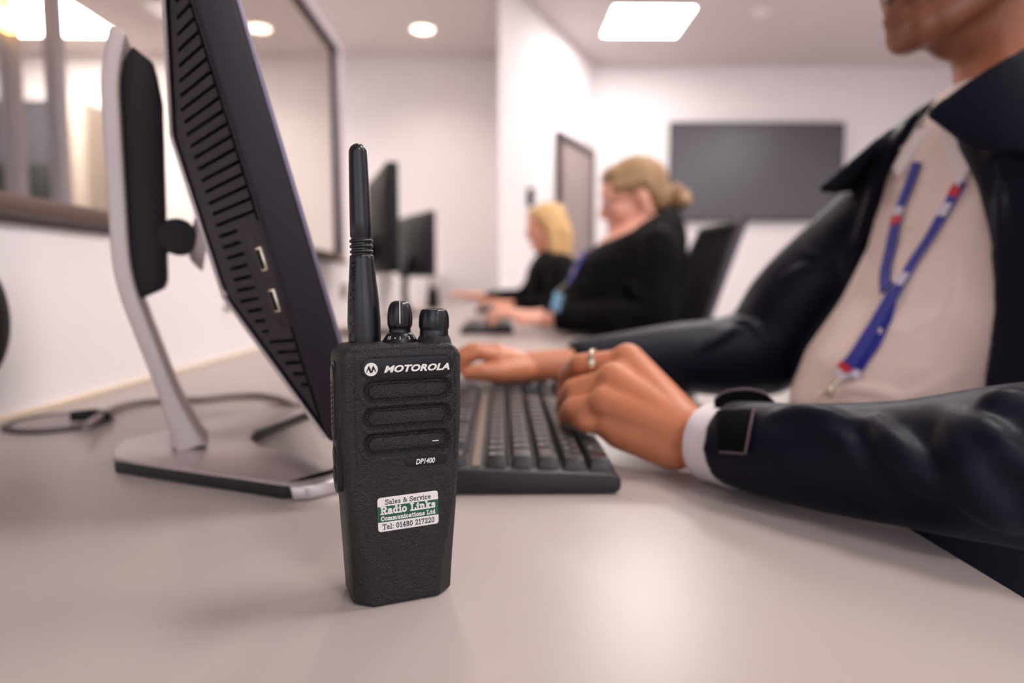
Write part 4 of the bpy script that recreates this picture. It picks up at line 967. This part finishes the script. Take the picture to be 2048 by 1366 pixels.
# shirt collar
def leafy(top, bot, th, mtl, name, parent, n=8):
    T_ = smooth_path(top, n); B_2 = smooth_path(bot, n); rg = []
    for p, q in zip(T_, B_2):
        nn = (q-p).cross(Vector((0, 0, 1)));
        d = (T_[min(T_.index(p)+1, len(T_)-1)]-T_[max(T_.index(p)-1, 0)]); nn = d.cross(q-p).normalized()*th/2
        rg.append([p-nn, q-nn, q+nn, p+nn])
    b = B(); loft(b, rg); return b
V = Vector
near_top = [V((.452, .712, 1.040)), V((.462, .672, 1.052)), V((.500, .648, 1.078)), V((.548, .650, 1.104)), V((.600, .680, 1.122)), V((.612, .718, 1.126))]
near_bot = [V((.444, .664, .972)), V((.456, .645, 1.004)), V((.495, .630, 1.040)), V((.552, .632, 1.066)), V((.615, .670, 1.085)), V((.632, .718, 1.090))]
far_top = [V((.452, .722, 1.040)), V((.458, .760, 1.050)), V((.500, .784, 1.078)), V((.548, .784, 1.104)), V((.600, .756, 1.122)), V((.612, .718, 1.126))]
far_bot = [V((.437, .752, .994)), V((.446, .776, 1.012)), V((.495, .802, 1.040)), V((.552, .802, 1.066)), V((.615, .768, 1.085)), V((.632, .718, 1.090))]
for t_2, b_2 in ((near_top, near_bot), (far_top, far_bot)):
    obj('collar', leafy(t_2, b_2, .003, None, '', None), M['cuff'], shirt)
b = B(); qb = hit(tree, 1812, 300, .002); 
if qb is None: qb = V((.44, .71, 1.03))
ell(b, qb, (.0035, .0055, .0055)); obj('button', b, M['button'], shirt)
for yy in (455, 560, 665):
    qb = hit(tree, 1818-(yy-455)*.28, yy, .001)
    if qb is not None: b = B(); ell(b, qb, (.002, .0045, .0045)); obj('button', b, M['button'], shirt)
# jacket
AN = {.50: (50, 350), .60: (52, 346), .68: (54, 330), .75: (54, 309), .80: (54, 314), .86: (52, 322), .92: (46, 330), .97: (38, 339), 1.01: (30, 347), 1.04: (24, 350), 1.065: (20, 352)}
Rj = [r for r in R1 if r[0] in AN]; angs = [(math.radians(AN[r[0]][0]), math.radians(AN[r[0]][1])) for r in Rj]
jb = B()
Rj2 = [(z, x+(.006 if z < .9 else 0), y, a, c_) for z, x, y, a, c_ in Rj]
loft(jb, torso_rings(Rj2, f1, s1_, .017, 70, ang=angs, thick=.013))
def sleeve(bm, pts, rs, sub=5):
    sp = smooth_path(pts, sub); rr = np.interp(np.linspace(0, len(pts)-1, len(sp)), range(len(pts)), rs); tube(bm, sp, list(rr), 28)
cuffL = UP(1458, 900, .488); fL = (E_L-cuffL).normalized()
sL = [cuffL, UP(1600, 920, .440), UP(1800, 945, .403), UP(2048, 955, .367), E_L+V((.02, .0, .003)), E_L.lerp(S_L, .4)+V((.02, -.01, 0)), S_L+V((0, .01, -.02)), S_L+V((.0, .08, .0))]; rL = [.0312, .0342, .0382, .0465, .056, .062, .072, .07]
for p, q in zip(sL[:4], rL[:4]): p.z = max(p.z, DESK+q+.0022)
sleeve(jb, sL, rL)
cuffR = UP(1142, 727, .868)
sleeve(jb, [cuffR, V((cuffR.lerp(E_R, .5).x, cuffR.lerp(E_R, .5).y, DESK+.0495)), E_R+V((.004, 0, .005)), E_R.lerp(S_R, .4)+V((-.01, .005, 0)), S_R+V((0, 0, -.02)), S_R+V((.0, -.08, .0))], [.0295, .0445, .061, .060, .068, .07])
ell(jb, S_L+V((0, .01, -.01)), .066); ell(jb, S_R+V((0, -.01, -.012)), .062); ell(jb, E_L+V((.02, 0, .003)), .056); ell(jb, E_R+V((.014, 0, .0)), .058)
# jacket collar leaves
jt = [V((.404, .662, 1.040)), V((.440, .640, 1.070)), V((.478, .630, 1.092)), V((.530, .632, 1.116)), V((.600, .650, 1.135)), V((.640, .718, 1.14))]
jl = [V((.430, .630, 1.000)), V((.455, .595, .990)), V((.500, .565, .985)), V((.570, .560, 1.000)), V((.650, .620, 1.02)), V((.690, .718, 1.03))]
ft = [V((.432, .785, 1.040)), V((.470, .800, 1.066)), V((.520, .806, 1.098)), V((.590, .790, 1.120)), V((.640, .718, 1.14))]
fl_ = [V((.376, .812, .986)), V((.425, .865, .992)), V((.500, .885, 1.005)), V((.610, .860, 1.02)), V((.690, .718, 1.03))]
for t_2, b_2 in ((jt, jl), (ft, fl_)):
    lb = leafy(t_2, b_2, .011, None, '', None); mm_ = bpy.data.meshes.new('x'); lb.to_mesh(mm_); lb.free(); jb.from_mesh(mm_); bpy.data.meshes.remove(mm_)
jme = fuse(jb, .0042, 3); jt0 = bvh_of(jme)
jb = B(); jb.from_mesh(jme)
folds = [([(1748, 838), (1775, 880), (1815, 925), (1860, 960), (1905, 985)], .0120), ([(1905, 822), (1915, 870), (1935, 930), (1955, 985), (2000, 1030), (2040, 1060)], .0130), ([(1918, 830), (1965, 865), (2010, 905), (2046, 935)], .0110), ([(1540, 832), (1600, 826), (1660, 838), (1730, 850)], .009), ([(1600, 850), (1660, 868), (1700, 900), (1720, 950)], .007), ([(1960, 815), (2000, 800), (2046, 792)], .009), ([(1700, 950), (1760, 1000), (1830, 1030)], .004),
         ([(1385, 700), (1430, 680), (1470, 660), (1520, 700)], .008), ([(1470, 640), (1500, 650), (1540, 690)], .009), ([(1560, 560), (1600, 540), (1650, 530)], .007), ([(1600, 500), (1640, 520), (1680, 560)], .006), ([(1990, 300), (2000, 450), (2010, 600)], .004)]
for path, r_ in folds:
    pts = [hit(jt0, x, y, -.0015) for x, y in path]; pts = [p for p in pts if p is not None]
    if len(pts) > 1:
        sp = smooth_path(pts, 5)
        if max((sp[i+1]-sp[i]).length for i in range(len(sp)-1)) < .05: chain(jb, sp, [r_*(.35+.65*math.sin(math.pi*(i+.5)/len(sp))) for i in range(len(sp))])
jme = fuse(jb, .0034, 4); jtree = bvh_of(jme)
jacket = link_mesh('jacket', jme, M['jacket'], man)
def band(p0, p1, r0, r1, th, n=40, wob=0.0):
    p0 = V(p0); p1 = V(p1); d = (p1-p0).normalized(); x, y = frame(d); rg = []
    for t, g in ((0, 0), (.12, .0012), (1, .0008), (1, -th), (.1, -th), (0, 0)):
        c_ = p0.lerp(p1, t); r_ = r0+(r1-r0)*t+g; rg.append([c_+(x*math.cos(a)+y*math.sin(a))*(r_+wob*math.sin(3*a)) for a in np.linspace(0, 2*math.pi, n+1)[:-1]])
    b = B(); loft(b, rg, True, False); bmesh.ops.remove_doubles(b, verts=b.verts[:], dist=1e-6); return b
cs = UP(1412, 893, .506); cs.z = DESK+.0305; ce = cuffL+fL*.010; ce.z = DESK+.0300; obj('cuff', band(cs, ce, .0282, .0285, .0028, wob=.0005), M['cuff'], shirt)
def patch(tree, quad, lift, th, n=10):
    q = [V((x, y, 0)) for x, y in quad]; g = []
    for i in range(n+1):
        row = []
        for j in range(n+1):
            u, v = i/n, j/n; p = q[0]*(1-u)*(1-v)+q[1]*u*(1-v)+q[2]*u*v+q[3]*(1-u)*v; row.append(hit(tree, p.x, p.y, lift))
        g.append(row)
    if any(p is None for r in g for p in r): return None
    b = B(); top = [[b.verts.new(p) for p in r] for r in g]; c_ = g[n//2][n//2]; v_ = (c_-CP).normalized()*th
    bot = [[b.verts.new(p+v_) for p in r] for r in g]
    for i in range(n):
        for j in range(n):
            b.faces.new((top[i][j], top[i+1][j], top[i+1][j+1], top[i][j+1])); b.faces.new((bot[i][j+1], bot[i+1][j+1], bot[i+1][j], bot[i][j]))
    for i in range(n):
        b.faces.new((top[i][0], bot[i][0], bot[i+1][0], top[i+1][0])); b.faces.new((top[i+1][n], bot[i+1][n], bot[i][n], top[i][n]))
        b.faces.new((top[0][i+1], bot[0][i+1], bot[0][i], top[0][i])); b.faces.new((top[n][i], bot[n][i], bot[n][i+1], top[n][i+1]))
    return b
b = patch(jtree, [(1436, 826), (1512, 822), (1495, 906), (1442, 903)], .0022, .006)
if b: 
    vt = obj('velcro_patch', b, M['velcro'], jacket)
    for qd in ([(1508, 824), (1514, 824), (1499, 908), (1493, 908)], [(1444, 901), (1496, 905), (1494, 909), (1444, 905)]):
        b = patch(jtree, qd, .0028, .004)
        if b: obj('stitch_edge', b, M['piping'], vt)
# cuff tab standing up over the sleeve end
tp = [UP(1428, 803, .494), UP(1450, 787, .492), UP(1490, 781, .486), UP(1528, 788, .478), UP(1562, 818, .466)]
tp2 = [p+V((.001, -.003, -.0085-.002*(i == 2))) for i, p in enumerate(tp)]
b = leafy(tp, tp2, .0035, None, '', None); ct = obj('cuff_tab', b, M['velcro'], jacket)
b = B(); tube(b, smooth_path([p+V((0, -.0005, .001)) for p in tp[:4]], 6), .0011, 8); obj('tab_edge', b, M['piping'], ct)
# ring on the finger
c_ = pipL[0].lerp(mcpL[0], .30); ax = (mcpL[0]-pipL[0]).normalized(); b = B(); x, y = frame(ax); rg = []
for a in np.linspace(0, 2*math.pi, 41)[:-1]:
    o_ = (x*math.cos(a)+y*math.sin(a)); rg.append([c_+o_*.0108-ax*.0024, c_+o_*.0121-ax*.0020, c_+o_*.0124, c_+o_*.0121+ax*.0020, c_+o_*.0108+ax*.0024])
loft(b, rg+[rg[0]], True, False); bmesh.ops.remove_doubles(b, verts=b.verts[:], dist=1e-6)
tag(obj('ring', b, M['ring']), 'pale gold ring on the finger of the man in the navy jacket', 'ring')
#@@WOMEN
def gen_hand(bm, W_, d, near, k=1.0):
    """palm down, fingers pointing along d (towards -x), near = -1 when the thumb is on the far side"""
    d = V(d).normalized(); sdv = V((-d.y, d.x, 0)).normalized()*-1; mcp = []; pip = []; dip = []; tip = []
    for i in range(4):
        o_ = (i-1.5)*.0195*k*(1 if near < 0 else -1)
        m = V(W_)+d*.080*k+sdv*o_*1.0+V((0, 0, .016)); mcp.append(m)
        p = m+d*.036*k*(1-.08*abs(i-1))+V((0, 0, .004)); pip.append(p); q = p+d*.017*k+V((0, 0, -.016)); dip.append(q); tip.append(q+d*.006*k+V((0, 0, -.014)))
    t0 = V(W_)+sdv*(-.026 if near < 0 else .026)*k; t1 = t0+d*.035*k+sdv*(-.012 if near < 0 else .012)
    hand_pts(bm, W_, mcp, pip, dip, tip, [V(W_), t0.lerp(t1, .5), t1+V((0, 0, .0)), t1+d*.028+V((0, 0, -.006))], rw=.021, rp=.013)
def woman(name_label, rings, f, s, HC, pitch, SL, EL, WL, SR, ER, WR, skin, hairfun, hip, ycen, vox, leafc, neck, kk=1.0, srad=(.034, .042, .052, .056, .064)):
    t = thing('person', name_label, 'person', (hip[0], ycen, 0)); b = B()
    L, Rz = head(b, HC, 0, pitch, kk)
    chain(b, neck, [.062, .056, .052]); loft(b, torso_rings([(r[0], r[1], r[2], r[3]-.025, r[4]-.025) for r in rings], f, s))
    chain(b, [SL, EL, WL], [.026, .024, .021]); chain(b, [SR, ER, WR], [.026, .024, .021])
    gen_hand(b, WL, (-1, .10, 0), -1); gen_hand(b, WR, (-1, -.10, 0), 1)
    bt = B(); sh = []; seat_legs(bt, sh, b, (hip[0], ycen, .55), .47, ycen)
    body = link_mesh('body', relax(fuse(b, vox, 4), HC[2]-.14, 5), skin, t); eyes(L, Rz, kk, body); lips_part(L, kk, body, mat('lips_pink', lin((196, 98, 92)), .5))
    cap(bt, (hip[0], ycen-.05, .58), (hip[0], ycen+.05, .58), .12); link_mesh('trousers', fuse(bt, .01, 6), M['trousers'], t)
    for m_ in sh: link_mesh('shoe', m_, M['shoe'], t)
    jb = B(); loft(jb, torso_rings(rings, f, s, .006, 48))
    for S_, E_, W_ in ((SL, EL, WL), (SR, ER, WR)):
        cf = V(W_).lerp(E_, .14); sleeve(jb, [cf, cf.lerp(E_, .5), V(E_), V(E_).lerp(S_, .5), V(S_)+V((0, 0, -.02)), V(S_).lerp(V((rings[-3][1], ycen, S_[2]-.02)), .5)], [srad[0], srad[1], srad[2], srad[3], srad[4], srad[4]])
        ell(jb, E_, srad[2]*.98); ell(jb, V(S_)+V((0, 0, -.012)), srad[4]*.96)
    leafc(jb)
    me0 = fuse(jb, .006, 3); tr0 = bvh_of(me0); jb = B(); jb.from_mesh(me0)
    return t, body, L, Rz, jb, tr0
fx = V((-1, 0, 0)); sy = V((0, 1, 0))
# woman with the bun
Y2 = 2.04
HC2 = UY(1268, 400, Y2)+V((0, 0, 0))
R2 = [(.50, .388, Y2, .112, .19), (.60, .388, Y2, .115, .2), (.70, .390, Y2, .118, .2), (.745, .385, Y2, .128, .2), (.79, .358, Y2, .172, .195), (.87, .365, Y2, .172, .19), (.94, .385, Y2, .16, .19), (.99, .405, Y2, .14, .18, .02), (1.03, .418, Y2, .115, .15, .035), (1.06, .425, Y2, .088, .1, .05)]
def leaf2(jb):
    loft(jb, torso_rings([(1.015, .415, Y2, .10, .11, .045), (1.05, .425, Y2, .092, .085, .06)], fx, sy, .0, 40)); 
w2, body2, L2_, Rz2, jb, tr = woman('woman with a light brown bun in a black jacket, seated at the second workstation', R2, fx, sy, HC2, math.radians(16), V((.43, 1.86, .985)), V((.41, 1.80, .792)), V((.115, 1.93, .772)), V((.43, 2.22, .985)), V((.36, 2.27, .79)), V((.10, 2.17, .772)), M['skin_pale'], None, (.385, 0, .55), Y2, .0036, leaf2, [(.425, Y2, 1.00), (.415, Y2, 1.06), (.40, Y2, 1.11)], 1.0)
for path, r_ in (([(1250, 560), (1290, 600), (1330, 610)], .012), ([(1200, 620), (1230, 650), (1280, 655)], .012), ([(1120, 650), (1160, 640), (1200, 660)], .010), ([(1340, 480), (1350, 540), (1340, 600)], .012), ([(1240, 520), (1270, 560), (1300, 620)], .010)):
    pts = [hit(tr, x, y, -.002) for x, y in path]; pts = [p for p in pts if p is not None]
    if len(pts) > 1: sp = smooth_path(pts, 4); chain(jb, sp, [r_*(.35+.65*math.sin(math.pi*(i+.5)/len(sp))) for i in range(len(sp))])
me2 = fuse(jb, .006, 5); tr2 = bvh_of(me2); j2 = link_mesh('jacket', me2, M['jacket_black'], w2)
# hair with bun
b = B(); ell(b, L2_(.020, 0, .044), (.094, .081, .082), Rz2, 40, 28); ell(b, L2_(.060, 0, .0), (.052, .066, .062), Rz2, 32, 22); ell(b, L2_(-.035, 0, .075), (.045, .060, .040), Rz2, 32, 22)
for sg in (-1, 1): cap(b, L2_(-.045, sg*.055, .045), L2_(.03, sg*.070, .035), .020, .022); cap(b, L2_(.03, sg*.066, .02), L2_(.08, sg*.03, -.01), .02)
for k in range(9):
    a = 2*math.pi*k/9; q = L2_(.128, 0, -.028)+V((.019*math.cos(a), .022*math.sin(a*2), .023*math.sin(a))); cap(b, q, q+V((.012*math.cos(a+1), .008, .012*math.sin(a+1))), .018, .014)
link_mesh('hair', fuse(b, .004, 3), M['hair_brown'], w2)
lb_ = ribbon(tr2, [(1172, 505), (1160, 528), (1150, 548), (1138, 570)], .020, .004, .002); ln2 = obj('lanyard', lb_, M['lanyard'], w2)
b = ribbon(tr2, [(1156, 534), (1148, 550)], .022, .005, .002); obj('printed_patch', b, mat('lilac_print', lin((150, 120, 190)), .6), ln2)
q = hit(tr2, 1114, 604, .012)
if q is None: q = UY(1114, 604, 1.86)
b = B(); Rq = Matrix.Rotation(math.radians(18), 3, 'Y'); box(b, q, (.032, .005, .052), Matrix.Rotation(math.radians(35), 3, 'Z') @ Rq); obj('badge', b, M['badge'], ln2, smooth=False, bevel=.002)
b = B(); tube(b, [hit(tr2, 1138, 568, .006) or q+V((.02, 0, .04)), q+V((.004, 0, .034))], .002, 8); obj('badge_cord', b, M['metalclip'], ln2)
# blond woman
Y3 = 3.36
HC3 = UY(1092, 456, Y3)
R3 = [(.50, .385, Y3, .11, .17), (.60, .385, Y3, .112, .17), (.70, .380, Y3, .112, .165), (.75, .36, Y3, .105, .165), (.80, .285, Y3, .138, .165), (.88, .258, Y3, .13, .165), (.94, .258, Y3, .118, .17), (.98, .26, Y3, .10, .155), (1.01, .262, Y3, .078, .11), (1.03, .26, Y3, .06, .07)]
w3, body3, L3_, Rz3, jb, tr = woman('blond woman with long hair in a black top, farthest person along the desk', R3, fx, sy, HC3, math.radians(12), V((.27, 3.20, .955)), V((.245, 3.14, .79)), V((.045, 3.26, .772)), V((.25, 3.52, .955)), V((.12, 3.58, .812)), V((-.11, 3.52, .802)), M['skin_pink'], None, (.38, 0, .55), Y3, .004, lambda jb: None, [(.255, Y3, .97), (.245, Y3, 1.03), (.235, Y3, 1.08)], .96, (.028, .034, .042, .048, .056))
ell(jb, (.262, 3.22, .94), .062); link_mesh('jacket', fuse(jb, .006, 3), M['jacket_black'], w3)
b = B(); ell(b, L3_(.022, 0, .046), (.094, .082, .080), Rz3, 40, 28); ell(b, L3_(-.03, 0, .072), (.050, .062, .040), Rz3, 32, 22)
for sg in (-1, 1):
    chain(b, [L3_(-.005, sg*.062, .05), L3_(.020, sg*.080, -.02), HC3+V((.030, sg*.082, -.10)), HC3+V((.055, sg*.078, -.165))], [.030, .030, .028, .016])
    chain(b, [L3_(.04, sg*.05, .03), L3_(.07, sg*.05, -.04), HC3+V((.075, sg*.05, -.12)), HC3+V((.095, sg*.055, -.20))], [.045, .045, .038, .016])
chain(b, [L3_(.07, 0, .03), L3_(.085, 0, -.05), HC3+V((.085, 0, -.14)), HC3+V((.10, 0, -.19))], [.045, .045, .04, .02])
link_mesh('hair', fuse(b, .005, 4), M['hair_blond'], w3)
#@@CHAIRS
def make_chair(cx, cy, label):
    t = thing('office_chair', label, 'chair', (cx, cy, 0), group='black office chairs at the desk'); W0 = V((cx, cy, 0))
    b = B(); loft(b, [[W0+V((x*k, y*k, z)) for x, y in rrect(.47, .48, .09, 5)] for z, k in ((.405, .93), (.415, 1), (.44, 1), (.452, .95))]); obj('seat', b, M['mesh'], t, bevel=.006)
    pts = [(.165, .50), (.190, .60), (.230, .75), (.280, .90), (.340, 1.045)]
    b = B(); rg = []
    for x, z in pts:
        wv = .215 if z < 1 else .19
        rg.append([W0+V((x+.03*(1-math.cos(q))*-1 if False else x-.035*(abs(q)**2), wv*q, z)) for q in np.linspace(-1, 1, 13)]+[W0+V((x+.012-.035*(abs(q)**2), wv*q, z)) for q in np.linspace(1, -1, 13)])
    loft(b, rg); obj('backrest', b, M['mesh'], t, angle=60)
    for sg in (-1, 1):
        b = B(); tube(b, smooth_path([W0+V((x-.028, sg*(.222 if z < 1 else .197), z)) for x, z in pts], 5), .011, 10); obj('back_frame', b, mat('chair_frame_grey', lin((72, 66, 78)), .4), t)
    b = B(); tube(b, smooth_path([W0+V((.312, -.2, 1.045)), W0+V((.345, 0, 1.05)), W0+V((.312, .2, 1.045))], 6), .011, 10); obj('top_rail', b, M['black'], t)
    b = B(); tube(b, smooth_path([W0+V((0, 0, .395)), W0+V((.15, 0, .39)), W0+V((.215, 0, .46)), W0+V((.235, 0, .62))], 6), .018, 10); obj('spine', b, M['black'], t)
    b = B(); lathe(b, [(.03, .09), (.03, .26), (.018, .262), (.018, .39), (.08, .392), (.08, .404)], Matrix.Translation(W0), 24); obj('gas_column', b, M['legmetal'], t)
    for k in range(5):
        a = 2*math.pi*k/5; d = V((math.cos(a), math.sin(a), 0)); b = B(); tube(b, [W0+V((0, 0, .10))+d*.02, W0+d*.29+V((0, 0, .072))], [.024, .014], 10); lg = obj('leg', b, M['black'], t)
        b = B(); q = W0+d*.285; T = Matrix.Translation(q+V((0, 0, .0285))) @ Matrix.Rotation(a, 4, 'Z') @ Matrix.Rotation(math.pi/2, 4, 'X'); lathe(b, [(.024, -.02), (.028, -.016), (.028, .016), (.024, .02)], T, 20); box(b, q+V((0, 0, .056)), (.02, .02, .03)); obj('caster', b, M['black'], lg)
    return t
chair = make_chair(.345, 2.04, 'black mesh office chair behind the woman with the bun')
dup(chair, Matrix.Translation((.36, 3.36, 0)), 'black office chair under the blond woman, mostly hidden behind the woman with the bun', 'black office chairs at the desk')
dup(chair, Matrix.Translation((.56, .72, 0)), 'black office chair under the man in the navy jacket, outside the right edge', 'black office chairs at the desk')
#@@FARSTUFF
def make_far_monitor(nx, ny, z0, Wd, Hd, ang, label):
    a = math.radians(ang); h = V((-math.sin(a), math.cos(a), 0)); nh_ = V((math.cos(a), math.sin(a), 0)); c0_ = V((nx, ny, 0))
    ctr = c0_+h*Wd/2
    Mx = Matrix(((nh_.x, h.x, 0, ctr.x), (nh_.y, h.y, 0, ctr.y), (0, 0, 1, DESK), (0, 0, 0, 1)))
    t = thing('computer_monitor', label, 'monitor', mtx=Mx, group='slim black monitors at the far workstations')
    k = dict(local=True)
    b = B(); box2(b, (-.032, -Wd/2, z0-DESK), (-.002, Wd/2, z0-DESK+Hd)); obj('housing', b, M['black'], t, bevel=.005, **k)
    b = B(); box2(b, (-.003, -Wd/2+.001, z0-DESK+.001), (.0, Wd/2-.001, z0-DESK+Hd-.001)); obj('screen', b, M['screen'], t, smooth=False, **k)
    b = B(); box2(b, (-.0345, -Wd/2+.02, z0-DESK+.02), (-.031, Wd/2-.02, z0-DESK+Hd-.02)); obj('back_panel', b, mat('gloss_black_back', (.0035, .003, .004), .5, spec=.12), t, smooth=False, bevel=.002, **k)
    b = B(); tube(b, smooth_path([V((-.05, 0, .012)), V((-.07, 0, .08)), V((-.06, 0, .2)), V((-.03, 0, .28))], 6), .016, 12); obj('neck', b, M['silver_matte'] if False else M['black'], t, **k)
    b = B(); lathe(b, [(.095, .0006), (.10, .004), (.095, .009), (.03, .013)], Matrix.Translation((-.05, 0, 0)), 40); obj('base', b, M['black'], t, **k)
    return t, Mx
t2, _ = make_far_monitor(-.262, 1.80, .905, .46, .285, 17, 'black monitor at the second workstation, nearer of the two behind the radio antenna')
a = math.radians(26); h = V((-math.sin(a), math.cos(a), 0)); nh_ = V((math.cos(a), math.sin(a), 0)); ctr = V((-.283, 3.02, 0))+h*.225
r = t2.copy(); C.objects.link(r); r['label'] = 'smaller looking black monitor farther away, right of the nearer slim monitor'
r.matrix_basis = Matrix(((nh_.x, h.x, 0, ctr.x), (nh_.y, h.y, 0, ctr.y), (0, 0, 1, DESK+.02), (0, 0, 0, 1)))
r.matrix_basis.translation.z = DESK
for ch in list(t2.children):
    c_ = ch.copy(); C.objects.link(c_); c_.parent = r
for i, (dx, dy) in enumerate(((-.045, 1.50), (-.05, 2.87))):
    dup(kb, Matrix.Translation((.0+dx, .69+dy, DESK)), ['black keyboard under the hands of the woman with the bun', 'black keyboard in front of the blond woman, farthest along the desk'][i], 'keyboards on the desk')
# small upright handset on the far desk
p = UZ(866, 617, DESK); t = thing('desk_handset', 'small black upright handset on the far desk left of the hands', 'handset', p)
b = B(); loft(b, [[p+V((x*k, y*k, z)) for x, y in rrect(.075, .06, .015, 4)] for z, k in ((.0005, 1), (.03, .95), (.10, .8), (.115, .6))]); obj('body', b, M['black'], t, bevel=.003)
b = B(); tube(b, [p+V((-.012, 0, .11)), p+V((-.012, 0, .165))], [.011, .007], 12); obj('antenna', b, M['rubber'], t)
b = B(); lathe(b, [(.009, .112), (.009, .126)], Matrix.Translation(p+V((.014, 0, 0))), 16); obj('knob', b, M['rubber'], t)
